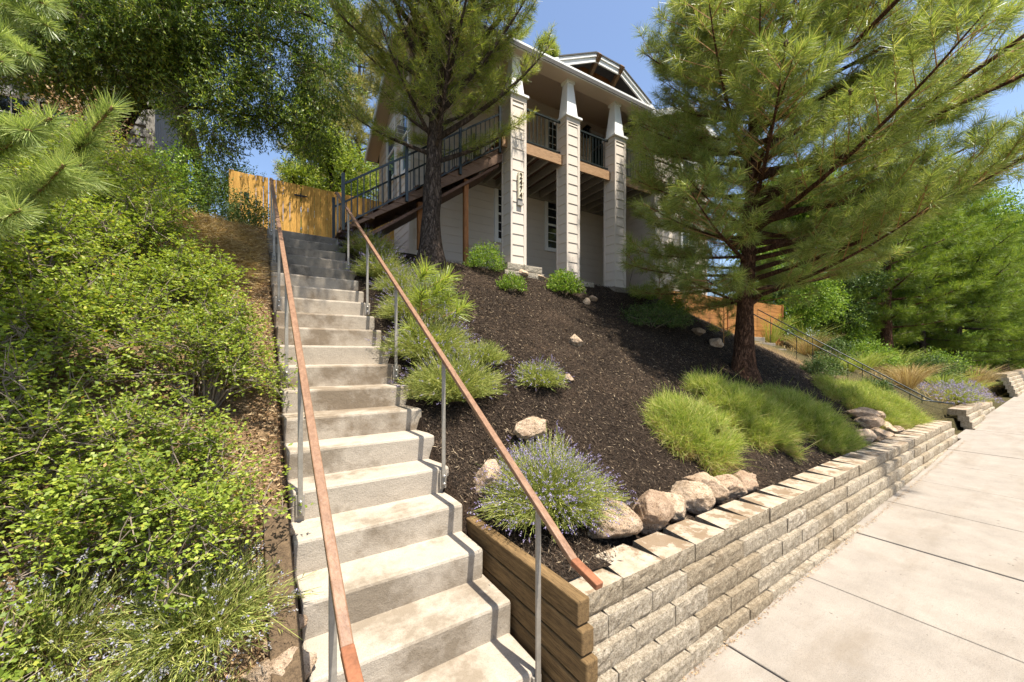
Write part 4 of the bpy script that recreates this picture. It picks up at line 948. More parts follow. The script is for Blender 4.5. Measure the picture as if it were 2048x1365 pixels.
def lavender(label, x, y, r, h, seed, stems=700, flower=.6, group='lavender clumps', fm='lavflower', z=None, leafmat='lavgreen', lean=(0,0), sq=1.0, fs=1.0, name='lavender_plant', fan=1.0):
    rng = np.random.default_rng(seed); z = H(x,y) if z is None else z
    t = thing(name, label, 'plant', (x,y,z), group=group)
    az = rng.random(stems)*6.283; q = np.sqrt(rng.random(stems)); el = np.radians(90-82*q*fan)
    d = np.stack([np.cos(az)*np.cos(el)+lean[0], np.sin(az)*np.cos(el)+lean[1], np.sin(el)],1)
    lump = np.array([1+.22*nz(a*2.5+seed,b*2.5,c*2.5) for a,b,c in d])
    sc = np.stack([r*lump, r*sq*lump, h*lump],1)*(.72+.33*rng.random(stems))[:,None]
    foot = np.stack([x+np.cos(az)*q*r*.22, y+np.sin(az)*q*r*.22*sq, np.full(stems,z-.02)],1); tip = foot+d*sc
    gz = np.array([H(a,b) for a,b,_ in tip]); tip[:,2] = np.maximum(tip[:,2], gz+.03)
    mid = (foot+tip)/2; mid[:,2] += .12*h*np.cos(el); mid += rng.normal(size=mid.shape)*.03; tip += rng.normal(size=tip.shape)*.035
    w = .0022; sv = unit(np.cross(tip-foot, rdir(rng,stems)))*w
    blades = [np.stack([foot-sv, foot+sv, mid+sv, mid-sv],1).reshape(-1,3), np.stack([mid-sv, mid+sv, tip+sv*.5, tip-sv*.5],1).reshape(-1,3)]
    k = 13; u = np.tile(np.linspace(.26,.88,k), stems)[:,None]; a = np.repeat(foot,k,0); b = np.repeat(mid,k,0); c = np.repeat(tip,k,0)
    pos = a*(1-u)**2+2*b*u*(1-u)+c*u**2; dl = unit(np.repeat(unit(tip-foot),k,0)+rdir(rng,len(pos))*.75)
    blades.append(leaves(rng, pos, dl, .05, .006, .2))
    part_np('foliage', np.concatenate(blades), 4, M[leafmat], t)
    sel = rng.random(stems) < flower*(.25+.9*np.sin(el)); tp_, dd = tip[sel], unit(tip-mid)[sel]; n = len(tp_)
    if n:
        V = []; kk = 9
        for j in range(kk):
            p = tp_+dd*((j/kk*.062-.004)*fs)+rng.normal(size=(n,3))*.0035*fs; V.append(leaves(rng, p, unit(dd*.7+rdir(rng,n)), .014*fs, .0095*fs, 0))
        part_np('flowers', np.concatenate(V), 4, M[fm], t)
    mb = MB()
    for j in range(14): mb.tube([(x+rng.normal()*.03*r,y+rng.normal()*.03*r,z-.04), tuple(mid[rng.integers(stems)])], [.006,.003], 4)
    part('woody_stems', mb, M['twig'], t); return t

def fine_mound(label, x, y, rx, ry, h, seed, n=5200, ln=.15, name='grass_mound', straw=1.0):
    """mound of fine green blades, built of many small tufts, over a straw-coloured skirt"""
    rng = np.random.default_rng(seed); t = thing(name, label, 'plant', (x,y,H(x,y)), group='fine-leaved green mounds above the block wall')
    k = int(46*rx*ry/.4)+14; per = int(n*1.5/k); d = rdir(rng, k); d[:,2] = np.abs(d[:,2])*1.05-.02; d = unit(d)
    lump = .78+.30*rng.random(k)
    c = np.stack([x+d[:,0]*rx*lump*.86, y+d[:,1]*ry*lump*.86, np.zeros(k)],1); c[:,2] = [H(a,b) for a,b,_ in c]; c[:,2] += d[:,2]*h*lump*.62
    cc = np.repeat(c, per, 0); dd = np.repeat(d, per, 0); m_ = len(cc)
    st = cc+rng.normal(size=(m_,3))*np.array([.055,.055,.03]); st[:,2] -= .03
    q = unit(dd*np.array([.8,.8,.5])+rdir(rng,m_)*.85+np.array([0,-.05,.48])); L = ln*(.5+.9*rng.random(m_)); L[rng.random(m_) < .08] *= 1.7; L = L[:,None]; w = .0019
    m = st+q*L*.55; e = unit(q+rdir(rng,m_)*.3+np.array([0,0,-.12])); tip = m+e*L*.5; sv = unit(np.cross(q, rdir(rng,m_)))*w
    V = np.concatenate([np.stack([st-sv,st+sv,m+sv,m-sv],1), np.stack([m-sv,m+sv,tip+sv*.3,tip-sv*.3],1)]).reshape(-1,3)
    part_np('blades', V, 4, M['fescue'], t)
    kk = int(m_*straw); pick = rng.permutation(np.where(dd[:,2] < .5)[0])[:kk]; kk = len(pick); s2 = st[pick]; g = np.array([H(a,b) for a,b,_ in s2]); s2 = s2.copy(); s2[:,2] = g+(s2[:,2]-g)*(.4+.7*rng.random(kk))
    q2 = unit(dd[pick]*np.array([.9,.9,.1])+rdir(rng,kk)*.8+np.array([0,-.1,.1])); t2 = s2+q2*(ln*(.4+.6*rng.random(kk)))[:,None]; sv = unit(np.cross(q2,rdir(rng,kk)))*w
    part_np('straw', np.stack([s2-sv,s2+sv,t2+sv*.4,t2-sv*.4],1).reshape(-1,3), 4, M['straw'], t); return t

def tuft(label, x, y, r, h, seed, n=260, mat='straw', name='grass_tuft', group=None):
    rng = np.random.default_rng(seed); z = H(x,y); t = thing(name, label, 'grass', (x,y,z), group=group)
    az = rng.random(n)*6.283; q = rng.random(n); d = np.stack([np.cos(az)*q, np.sin(az)*q, np.full(n,1.0)],1)
    f = np.stack([x+np.cos(az)*.15*r, y+np.sin(az)*.15*r, np.full(n,z-.02)],1); L = (.6+.5*rng.random(n))[:,None]
    m = f+d*np.array([r*.6,r*.6,h*.7])*L; tip = f+d*np.array([r*1.3,r*1.3,h*.95])*L
    sv = unit(np.cross(d, rdir(rng,n)))*.0028
    part_np('blades', np.concatenate([np.stack([f-sv,f+sv,m+sv,m-sv],1), np.stack([m-sv,m+sv,tip+sv*.2,tip-sv*.2],1)]).reshape(-1,3), 4, M[mat], t)

def rock(label, x, y, sx, sy, sz, seed, mat='rock', group=None, sink=.3, rz=0, name='boulder', z=None):
    import bmesh
    bm = bmesh.new(); bmesh.ops.create_icosphere(bm, subdivisions=5, radius=1); rnd = random.Random(seed)
    cuts = [(Vector((rnd.uniform(-1,1),rnd.uniform(-1,1),rnd.uniform(-.6,1))).normalized(), rnd.uniform(.58,.86)) for _ in range(13)]
    for v in bm.verts:
        p = v.co.copy()
        for n_, d_ in cuts:
            k = p.dot(n_)
            if k > d_: p -= n_*(k-d_)
        p *= 1.12+.09*nz(p.x*1.7+seed,p.y*1.7,p.z*1.7)+.07*nz(p.x*4.5,p.y*4.5+seed,p.z*4.5)+.04*nz(p.x*13,p.y*13,p.z*13+seed)
        v.co = Vector((p.x*sx,p.y*sy,p.z*sz))
    me = bpy.data.meshes.new(name); bm.to_mesh(me); bm.free(); me.polygons.foreach_set('use_smooth',[True]*len(me.polygons)); me.materials.append(M[mat])
    o = link(name, me); o.location = (x,y,(H(x,y) if z is None else z)+sz*(1-2*sink)); o.rotation_euler = (0,0,rz); return tag(o, label, 'rock', group)

# ------------------------------------------------------------------ the two big pines
xt, yt = 2.92, 7.22
pine('tall pine with a bare dark trunk growing close to the wooden staircase', (xt,yt,H(xt,yt)), 9.6, .195, 2.35,
     lambda f: 3.55*(1-.45*f)*(.56+.6*min(1,f*2.6)), 92, lambda f: 35+30*f, 'needle2', 'bark', 11, per=48, nl=.125, nw=.0058, back=.22, lean=(.012,-.004), step=.22, twigmat='twig', sub=1.3, shoot=.18, skew=lambda az, f: 1.06+.2*math.cos(az+.6))
xp, yp = ground(1490, 748)
pine('full pine with a reddish trunk standing in the mulch slope above the green mounds', (xp,yp,H(xp,yp)), 9.0, .185, 1.75,
     lambda f: 3.75*(1-.42*f)*(.74+.45*min(1,f*3)), 108, lambda f: 9+34*f, 'needle', 'barkred', 5, per=72, nl=.175, nw=.0055, back=.17, lean=(.03,-.01), step=.27, cones=30, sub=1.75, shoot=.215, limb=.72,
     skew=lambda az, f: 1.02+.33*math.cos(az+.6), twigmat='twigred')

# ------------------------------------------------------------------ pine at the street edge whose near boughs reach into view
def near_pine():
    rng = np.random.default_rng(21); x, y = -3.3, 2.2; z = H(x,y)
    t = thing('pine_tree', 'long-needled pine whose bright boughs reach in above the rose bushes', 'tree', (x,y,z))
    part('trunk', trunk_mb([(x,y,z-.1),(x+.05,y,z+1.5),(x,y+.05,z+3.2),(x,y,z+5)], [.13,.11,.08,.03], 12, .3, .01), M['bark'], t, smooth=True)
    lines = [([(-90,420),(0,388),(62,376),(112,345),(150,300),(226,214)],2.15),([(-80,345),(0,302),(50,272),(104,236)],2.05),([(-60,470),(20,425),(85,378),(128,330)],2.0),([(-90,300),(-30,262),(20,255),(60,262)],2.0),([(62,376),(110,372),(160,362)],2.15),
             ([(112,345),(135,352),(165,330)],2.2),([(-80,440),(-20,450),(40,420)],1.9),
             ([(-150,-60),(-40,-10),(30,15),(95,52)],2.8),([(-150,0),(-60,40),(10,75),(60,110)],2.7),([(-100,-90),(20,-30),(90,10)],2.8),([(-120,60),(-50,95),(5,125)],2.6),([(-60,-60),(40,-30),(110,8)],3.0)]
    mb = MB(); cen, ax = [], []; root = np.array([x,y,0])
    for ln_, tt in lines:
        pts = [np.array(at(a_,b_,tt*(1+.06*(len(ln_)-1-i)))) for i, (a_,b_) in enumerate(ln_)]
        if ln_[0][0] < -40: pts = [np.array([x,y,pts[0][2]-.25])]+pts
        ks = [max(3, int(np.linalg.norm(pts[i+1]-pts[i])/.055)) for i in range(len(pts)-1)]; dense = [pts[i]+(pts[i+1]-pts[i])*k/ks[i] for i in range(len(pts)-1) for k in range(ks[i])]+[pts[-1]]; n = len(dense)
        for j in range(5, n-5, 4):
            e = dense[j]+unit(rdir(rng,1)[0]+unit(dense[j+1]-dense[j]))*.17; mb.tube([dense[j],e],[.007,.003],4); cen += [e,(e+dense[j])/2]; ax += [unit(e-dense[j])]*2
        mb.tube(dense, [.02*(1-.8*j/n)+.003 for j in range(n)], 6)
        s = 0.0; last = dense[0]
        for j in range(n-1, 0, -1):
            s += np.linalg.norm(dense[j]-dense[j-1])
            if s > .05: s = 0; cen.append(dense[j]); ax.append(unit(dense[j]-dense[j-1]))
            if j < n*.12: break
    for k in range(30):
        az = rng.uniform(1.2, 5.6); hh = z+rng.uniform(.9, 4.6); L = rng.uniform(.9,1.7)*(1.25-.2*(hh-z)); o = np.array([x,y,hh]); d = np.array([math.cos(az),math.sin(az),.35]); p = o; pts = [o]
        for j in range(6): d = unit(d+rng.normal(size=3)*.10+np.array([0,0,.05])); p = p+d*L/6; pts.append(p)
        mb.tube(pts, [.022*(1-.8*j/6)+.002 for j in range(7)], 5)
        for j in range(2, 7):
            cen.append(pts[j]); ax.append(unit(pts[j]-pts[j-1])); e = pts[j]+unit(rdir(rng,1)[0]+d)*.2; mb.tube([pts[j],e],[.007,.003],4); cen += [e,(e+pts[j])/2]; ax += [unit(e-pts[j])]*2
    part('boughs', mb, M['boughbark'], t, smooth=True)
    part_np('crown', needles(rng, cen, ax, 105, .115, .0034, .08, 18, 52, .12), 4, M['needlewhite'], t)
near_pine()

# ------------------------------------------------------------------ dark leafy tree in front of the neighbouring house
def leafy_tree():
    rng = np.random.default_rng(31)
    base = at(205, 330, 9.4); x, y = base[0], base[1]; z = H(x,y)
    t = thing('leafy_tree', 'broad dark-leaved tree with a leaning trunk in front of the grey house', 'tree', (x,y,z))
    A = at(218,285,9.4); Bq = at(262,215,9.3); Cq = at(312,120,9.2); Dq = at(350,20,9.1); Eq = at(380,-140,9.0)
    mb = trunk_mb([(A[0],A[1],z-.1), A, Bq, Cq, Dq, Eq], [.24,.21,.19,.165,.14,.09], 12, .2, .02)
    for path, r in (([(A[0],A[1],z+.6), at(195,180,9.2), at(150,60,9.0), at(120,-80,8.8)], .13), ([Bq, at(215,130,9.0), at(205,20,8.8), at(230,-120,8.6)], .10),
                    ([Cq, at(420,62,9.4), at(560,80,9.6), at(660,150,9.8)], .06), ([Bq, at(400,215,9.4), at(520,235,9.6), at(640,260,9.8)], .05), ([Dq, at(470,5,9.3), at(600,25,9.5), at(700,70,9.7)], .06),
                    ([Cq, at(250,80,8.8), at(120,70,8.3), at(20,100,8)], .06), ([Dq, at(450,-40,9.3), at(560,-90,9.5)], .07), ([at(150,60,9.0), at(70,40,8.5), at(-40,40,8.2)], .06)):
        mb2 = trunk_mb(path, [r*(1-.75*k/(len(path)-1)) for k in range(len(path))], 8); mb.add(mb2.v, mb2.f)
    part('trunk', mb, M['barkdark'], t, smooth=True)
    bl = [(40,60,8.0,1.0),(150,110,8.3,1.1),(250,50,8.4,1.1),(345,75,8.8,1.0),(440,30,9.2,.95),(545,50,9.4,.85),(640,70,9.7,.75),(650,170,9.8,.65),(628,250,9.8,.55),(560,150,9.4,.7),(470,185,9.2,.65),
          (405,225,8.9,.65),(345,150,8.9,.62),(235,135,8.5,.62),(130,165,8.4,.5),(420,285,9.1,.42),(505,235,9.4,.5),(608,292,9.9,.36),(50,125,8.1,.55),(330,30,8.5,1.0),(580,220,9.6,.5),
          (60,-60,8.2,1.3),(230,-90,8.6,1.5),(420,-110,9.2,1.5),(590,-80,9.6,1.3),(-80,20,8.0,1.2),(-90,-120,8.2,1.5),(-80,100,8.0,.6)]
    over = [(.7,4.9,7.2,1.0),(1.5,5.6,7.7,.95),(.1,5.9,7.5,.95),(1.0,6.7,7.9,.9),(-.6,4.9,7.0,.8)]  # unseen crown clumps added overhead to shade the top steps
    m3 = trunk_mb([Eq, (-1.2,9.2,7.6), (.2,6.8,7.7), (.9,5.0,7.3)], [.09,.07,.05,.02], 8); part('limb', m3, M['barkdark'], t, smooth=True)  # unseen limb added to carry the shading clumps
    blob_crown(t, rng, over+[(*at(a,b,c), r) for a,b,c,r in bl+[(470,110,9.3,.7),(520,200,9.5,.55),(300,60,8.9,.9),(430,190,9.1,.5)]], 760, 14, .092, .027, 'leafdark', droop=.45, spray_len=.42, flat=.35)
leafy_tree()

# ------------------------------------------------------------------ background trees
def bgtree(label, px, py, t_, hcrown, rad, mat, seed, sprays=150, ln=.13, wd=.07, cat='tree', name='leafy_tree', group=None, squash=1.0):
    """leafy tree standing at the given spot; crown of clumps round a forked trunk"""
    rng = np.random.default_rng(seed); c = at(px,py,t_); x, y = c[0], c[1]; z = H(x,y) if y < 60 and -40 < x < 69 else -2
    t = thing(name, label, cat, (x,y,z), group=group); top = c[2]
    rnd = random.Random(seed); mb = trunk_mb([(x,y,z-.1),(x+.1,y,(z+top)/2),(x-.05,y+.1,top)], [.16*rad**.5,.12*rad**.5,.05], 9, .3)
    bl = []
    for k in range(int(9+rad*3)):
        a = rnd.random()*6.283; rr = rad*.75*math.sqrt(rnd.random()); zz = top+rnd.uniform(-.9,.9)*hcrown; f = 1-.45*abs(zz-top)/hcrown
        b_ = (x+math.cos(a)*rr*f, y+math.sin(a)*rr*f, zz, rad*rnd.uniform(.28,.46)); bl.append(b_)
        mb.tube([(x,y,max(z+.5,zz-rad*.5)), b_[:3]], [.05,.015], 5)
    part('trunk', mb, M['barkdark'], t, smooth=True)
    blob_crown(t, rng, bl, sprays, 8, ln, wd, mat, droop=.1, spray_len=.4*max(1,ln/.1)*.8, tw=False, cut=-.4)

def spot(px, t_):
    r = (px-1024)/FPX; return ((r*RX+RY)*t_, (-RY*r+RX)*t_)
def bgpine(label, px, t_, height, rad, seed, needle='needlefar', nb=46, per=46, nl=.3, nw=.018, bark='bark', crown0=1.5, group=None, zoff=0, el=(0,30), r0=.25, step=.45, shoot=.4):
    x, y = spot(px, t_); z = (H(x,y) if y < 60 and -40 < x < 69 else -1.5)+zoff
    pine(label, (x,y,z), height, r0, crown0, lambda f: rad*(1-.8*f)*(.75+.6*min(1,f*3)), nb, lambda f: el[0]+(el[1]-el[0])*f, needle, bark, seed, per=per, nl=nl, nw=nw, back=nl*1.5, step=step, group=group, sub=1.9, lean=(.0,.0), shoot=shoot)
g1 = 'pines standing behind the fence'
bgpine('pale drooping pine behind the fence, closest to the house gable', 718, 21, 15.5, 3.3, 41, group=g1, nb=70, el=(-18,25), per=56)
bgpine('pale pine farther behind the fence, half covered by the dark leafy tree', 640, 27, 17, 3.4, 42, group=g1, nb=60, el=(-15,25))
bgpine('pine top showing over the porch roof', 1098, 27, 19.5, 2.6, 43, nb=70, nl=.28, needle='needle', el=(25,60), crown0=6)
bgpine('small dark pine top just above the gate', 585, 24, 6.0, 1.2, 44, needle='needle', nb=30)
bgtree('bright green tree rising behind the fence beside the stair railing', 665, 345, 15, 1.3, 1.75, 'leafbright', 51, 627, .085, .05)
bgtree('bright green bush reaching over the board fence near the gate', 590, 362, 14, .6, .75, 'leafbright', 52, 798, .07, .045)
bgtree('loose green shrub hanging over the fence end by the gate', 468, 372, 11.4, .55, .75, 'leafshrub', 53, 950, .05, .028)
bgtree('green shrub beside the corner of the grey house', 400, 345, 10.6, .6, .75, 'leafshrub', 54, 988, .05, .028)
g2 = 'bright pines along the sidewalk beyond the distant steps'
bgpine('bright pine with an orange trunk beside the distant black handrail', 1775, 17.5, 9.0, 3.0, 61, needle='needlebright', nb=52, per=60, nl=.22, nw=.013, bark='barkred', crown0=1.5, group=g2, el=(0,40), r0=.24, step=.32)
bgpine('slender bright pine behind the trailing purple flowers', 1848, 19.5, 8.2, 2.6, 62, needle='needlebright', nb=48, per=60, nl=.22, nw=.013, crown0=1.3, group=g2, el=(0,40), r0=.13, step=.32)
bgpine('wide bright pine with a dark trunk at the edge of the view', 1915, 20, 9.0, 3.6, 63, needle='needlebright', nb=60, per=60, nl=.24, nw=.013, crown0=1.0, group=g2, el=(-4,38), r0=.2, step=.33)
bgpine('bright young pine between the sidewalk and the wide pine', 2010, 25, 8.0, 3.2, 64, needle='needlebright', nb=50, per=56, nl=.26, nw=.015, crown0=.8, group=g2, el=(-4,38), r0=.16, step=.36)
bgpine('dark tall pine far along the street behind the bright pines', 1990, 38, 13.0, 4.0, 65, needle='needle', nb=60, per=50, nl=.34, nw=.026, group='dark trees far along the street', el=(0,35), step=.55)
bgtree('broad dark tree closing the far end of the sidewalk', 2085, 560, 40, 4.5, 5.0, 'leafdull', 66, 171, .26, .15, group='dark trees far along the street')
bgtree('yellowish tree beyond the wide bright pine', 2040, 640, 32, 2.8, 3.0, 'leafbright', 67, 228, .2, .12)
bgtree('tall dark-green tree behind the house wing', 1560, 470, 24, 3.6, 3.4, 'leafshrub', 68, 247, .17, .1)
bgtree('dense dark-green shrub mass beside the plank wall end', 1650, 585, 17.5, 1.5, 1.9, 'leafdull', 69, 627, .09, .05)
bgtree('green tree behind the plank wall and the reddish pine', 1760, 520, 24, 3.0, 3.0, 'leafbright', 70, 247, .15, .09)
bgtree('rounded dark shrub behind the orange-trunked pine', 1800, 640, 22, 1.7, 2.2, 'leafdull', 71, 475, .11, .06)
bgtree('pale green shrub under the bright pines', 1985, 690, 27, 1.6, 2.4, 'leafshrub', 72, 323, .12, .07)
bgtree('dark bushy tree behind the distant steps, before the orange-trunked pine', 1690, 640, 21, 1.6, 2.4, 'leafdull', 74, 420, .1, .055)
bgtree('dense green bush on the bank above the distant steps', 1600, 600, 15.5, 1.0, 1.5, 'leafshrub', 75, 520, .08, .045)
bgtree('bright leafy tree rising behind the orange-trunked pine', 1720, 470, 27, 3.0, 3.2, 'leafbright', 76, 260, .14, .085)
bgtree('tall mid-green tree behind the wide bright pine', 1880, 470, 31, 3.8, 3.8, 'leafshrub', 77, 210, .17, .1)
bgtree('green tree filling the view edge behind the bright young pine', 2030, 520, 33, 4.0, 3.8, 'leafshrub', 78, 200, .18, .1)
bgtree('low bright shrub mass under the slender bright pine', 1850, 690, 23, 1.2, 2.0, 'leafbright', 79, 380, .1, .055)
bgtree('low green shrub mass under the wide bright pine', 1930, 720, 24, 1.0, 1.9, 'leafshrub', 80, 380, .1, .055)
bgtree('green shrub on the bank right above the distant handrails', 1690, 665, 17.2, .8, 1.1, 'leafshrub', 81, 560, .07, .04)
bgtree('yellow-green shrub beside the orange pine trunk', 1745, 690, 18.4, .8, 1.1, 'leafbright', 82, 520, .07, .04)
for k, (x,y,r,h,m,lab) in enumerate([(16.4,5.2,.7,.8,'leafdull','dark low shrub between the straw tufts and the distant handrail'),(18.3,4.6,.8,.8,'leafshrub','low green shrub under the orange-trunked pine'),(19.9,3.4,.8,.8,'leafdull','dark low shrub by the slender bright pine trunk'),(17.0,7.2,.9,1.1,'leafshrub','green shrub on the slope above the distant handrail'),(22.0,3.6,1.0,.9,'leafshrub','low green shrub at the foot of the wide bright pine')]):
    shrub('low_shrub', lab, x, y, r, h, m, 260+k, 900, .07, .032)
bgtree('green tree showing between the plank wall and the reddish pine trunk', 1528, 560, 21, 1.6, 1.9, 'leafshrub', 83, 420, .1, .06)
bgtree('leafy tree out past the end of the block walls', 2160, 600, 46, 5, 6, 'leafdull', 73, 114, .3, .18, group='dark trees far along the street')

# ------------------------------------------------------------------ wild roses and lavender on the bank beside the stairs
roses = [(-.40,3.15,.62,.85,'low rose bush by the long timber, behind the faded lavender'),(-.38,4.35,.72,1.0,'rose bush leaning over the lower flight of steps'),(-.55,5.45,.64,.85,'rose bush spilling against the middle flight handrail'),
         (-1.35,3.35,.85,1.05,'broad rose bush in the middle of the bank'),(-1.45,4.65,.95,1.35,'tall rose bush in the middle of the bank with bare grey canes'),(-1.35,6.1,.95,1.25,'rose bush below the patch of dry straw'),
         (-2.5,4.3,1.0,1.3,'large rose bush under the long-needled boughs'),(-2.55,5.8,1.05,1.45,'tallest rose bush, yellow-green at its top'),(-1.85,7.2,.95,1.55,'yellow-green rose bush beside the dry straw patch'),(-3.1,7.4,1.1,1.25,'rose bush in front of the grey house'),
         (-1.15,2.35,.55,.62,'low yellow-green rose bush at the near corner of the bank'),(-2.05,2.75,.8,.95,'dense rose bush at the near edge under the pine'),(-3.6,5.4,1.1,1.4,'rose bush behind the pine trunk'),
         (-1.7,1.95,.5,.5,'low rose sprawl at the foot of the bank'),(-2.9,3.2,.8,1.0,'dark rose bush beside the pine trunk')]
for k, (x,y,r,h,lab) in enumerate(roses):
    d = math.hypot(x,y); rose(lab, x, y, r, h, 100+k, n=int(800*r*r/.7*(1.25 if d < 4 else 1)), ln=.026 if d < 4.5 else .031, wd=.0185 if d < 4.5 else .0215, canes=int(22+14*r))
lv = 'faded lavender on the bank'
lavender('faded lavender clump at the near corner of the bank, mostly grey flower heads', -.62, 2.30, .50, .42, 130, 620, .75, lv, 'lavpale', fs=.85)
lavender('faded lavender clump leaning over the long timber', -.22, 2.72, .42, .40, 131, 520, .7, lv, 'lavpale', fs=.85)
lavender('lavender clump with a woody split centre beside the long timber', -.30, 2.12, .40, .34, 132, 520, .45, lv, 'lavpale', fs=.8)
lavender('thin lavender clump under the rose bush in the middle of the bank', -.80, 2.80, .36, .42, 133, 260, .9, lv, 'lavpale', fs=.85)
shrub('dull_shrub','grey-green shrub in front of the fence end', -.75, 9.7, .65, .95, 'leafdull', 140, 1100, .05, .022, dens=.3)
shrub('dull_shrub','grey-green shrub touching the top of the bushy-side handrail', -.05, 9.35, .45, .7, 'leafdull', 141, 900, .05, .02, dens=.3)
shrub('red_leaf_shrub','shrub with reddish dry leaves against the dark leafy tree trunk', -2.15, 8.6, .7, 1.5, 'litter', 142, 700, .04, .025, dens=.35)
shrub('leafy_shrub','green shrub below the grey house downpipe', -1.35, 9.6, .75, 1.3, 'leafshrub', 143, 1300, .05, .03, dens=.35)

def straw_patch():
    rng = np.random.default_rng(9); n = 17000
    x = rng.normal(-.55,.5,n); y = rng.normal(7.6,.75,n); ok = (x < .14)&(x > -2)&(y > 5.5)&(y < 9.4); x, y = x[ok], y[ok]; n = len(x)
    z = np.array([H(a,b) for a,b in zip(x,y)])+.015+.14*rng.random(n)*np.exp(-((x+.65)/.5)**2-((y-7.7)/.7)**2)
    d = rdir(rng,n); d[:,2] = d[:,2]*.22-.05; d = unit(d); p = np.stack([x,y,z],1); L = (.10+.22*rng.random(n))[:,None]; sv = unit(np.cross(d,rdir(rng,n)))*.0036
    o = link('dry_grass', np_mesh('dry_grass', np.stack([p-sv,p+sv,p+d*L+sv*.4,p+d*L-sv*.4],1).reshape(-1,3), 4, M['straw'])); o['kind'] = 'stuff'
    n = 30000; x = np.concatenate([rng.uniform(-3.2,.2,n//2), rng.uniform(-.55,.2,n//2)]); y = rng.uniform(1.5,9.5,n); z = np.array([H(a,b) for a,b in zip(x,y)])+.006+.02*rng.random(n)
    d = rdir(rng,n); d[:,2] *= .3; d = unit(d); o = link('leaf_litter', np_mesh('leaf_litter', leaves(rng, np.stack([x,y,z],1), d, .06, .011, .4), 4, M['litter'])); o['kind'] = 'stuff'
    n = 120000; x = 1.52+12*rng.random(n)**1.25; y = 1.98+6.2*rng.random(n); z = np.array([H(a,b) for a,b in zip(x,y)])+.004+.012*rng.random(n)
    d = rdir(rng,n); d[:,2] = d[:,2]*.35; d = unit(d); d[:,2] += .5*d[:,1]; sc = .55+.75*rng.random(n)**2
    V = leaves(rng, np.stack([x,y,z],1), d, .052, .0085, .75); o = link('mulch', np_mesh('mulch', V, 4, M['chip'])); o['kind'] = 'stuff'
    n = 4000; c = rng.integers(0,2,n); x = np.where(c, 7.6, 3.2)+rng.normal(0,1.5,n); y = np.where(c, 4.2, 6.2)+rng.normal(0,1.1,n); ok = (x > 1.7)&(y > 2.1)&(y < 7.6)&(x < 12.5); x, y = x[ok], y[ok]; n = len(x)
    z = np.array([H(a,b) for a,b in zip(x,y)])+.014; d = rdir(rng,n); d[:,2] = d[:,2]*.15+.5*d[:,1]; d = unit(d)
    o = link('needle_litter', np_mesh('needle_litter', leaves(rng, np.stack([x,y,z],1), d, .075, .0032, .8), 4, M['litter'])); o['kind'] = 'stuff'
    n = 1500; x = 1.65+11.6*rng.random(n); y = 1.575+.0135*(x-1.65)-np.abs(rng.normal(0,.022,n)); z = np.array([walk_z(a) for a in x])+.006
    d = rdir(rng,n); d[:,2] = 0; d = unit(d); o = link('leaf_debris', np_mesh('leaf_debris', leaves(rng, np.stack([x,y,z],1), d, .022, .006, 1), 4, M['litter'])); o['kind'] = 'stuff'
straw_patch()

# ------------------------------------------------------------------ planting on the mulch slope
gl = 'lavender clumps beside the stairs'
x, y = 2.22, 2.76
lavender('large blooming lavender behind the first boulders, purple all over its top', x, y, .56, .52, 150, 2600, .6, None, 'lavflower', fs=.95, leafmat='lavgreen')
for k, (px,py,r,h,st,fl,lab) in enumerate([(905,800,.58,.62,1300,.22,'bushy lavender with few flowers above the large blooming one'),(850,725,.58,.66,1300,.35,'lavender drooping over the handrail side, in the middle of the row'),
        (835,648,.55,.66,1200,.35,'lavender behind the little pine, yellow-green'),(968,728,.30,.34,420,.05,'small flowerless lavender standing apart in the mulch'),(1080,772,.30,.34,460,.5,'small round lavender alone in the middle of the mulch slope'),
        (765,560,.55,.55,800,.45,'lavender by the upper flight of steps, in tree shade'),(735,515,.55,.6,800,.5,'topmost lavender beside the wooden staircase'),(800,590,.42,.5,600,.4,'lavender between the little pine and the upper steps')]):
    x, y = ground(px, py); x = max(x, 1.62+r*.55); lavender(lab, x, y, r, h, 160+k, st, fl, gl, fs=.95)
# little pines by the handrail
def sapling(label, base_px, tufts, seed, mat='needlebright', nl=.17, per=95, nw=.0032, r=.014, lift=1.0):
    rng = np.random.default_rng(seed); x, y = ground(*base_px); x = max(x, 1.75); z = H(x,y); t = thing('pine_sapling', label, 'tree', (x,y,z))
    mb = MB(); cen, ax = [], []; top = max(q[2] for q in tufts)
    cx, cy = tufts[0][0], tufts[0][1]; mb.tube([(x,y,z-.03),(x+.02+cx*.4,y+cy*.4,z+top*.5),(x+cx,y+cy,z+top)], [r,r*.7,r*.35], 6)
    for (dx,dy,dz) in tufts:
        L = math.hypot(dx,dy); o = np.array([x+cx*dz/top*.7,y+cy*dz/top*.7,z+max(.08,dz-.45*L)]); e = np.array([x+dx,y+dy,z+dz])
        if L > .03: mb.tube([o,e],[r*.55,r*.3],5)
        d = unit(e-o) if L > .03 else np.array([0,0,1.0]); d = unit(d+np.array([0,0,.2])); cen += [e, e-d*.10]; ax += [d, d]
    part('trunk', mb, M['twigred'], t, smooth=True); part_np('crown', needles(rng, cen, ax, per, nl, nw, .15, 20, 75, .1), 4, M[mat], t)
sapling('little pine with star-shaped tufts pushing through the handrail', (800,722), [(.16,-.1,1.22),(.42,-.22,1.12),(.50,-.1,.85),(.08,-.12,.9),(.62,-.25,.72),(-.06,-.08,.42),(.20,-.34,.22),(.32,-.2,.95)], 171, 'needleyoung', nl=.21, nw=.0085, per=80)
sapling('thin pine sapling in front of the house wing corner', (1318,612), [(0,0,1.15),(.2,0,.85),(-.22,.05,.6),(.25,-.1,.55),(-.25,-.1,.35),(.2,.2,.4),(0,-.2,.7)], 172, 'needle2', .11, 55, .004)
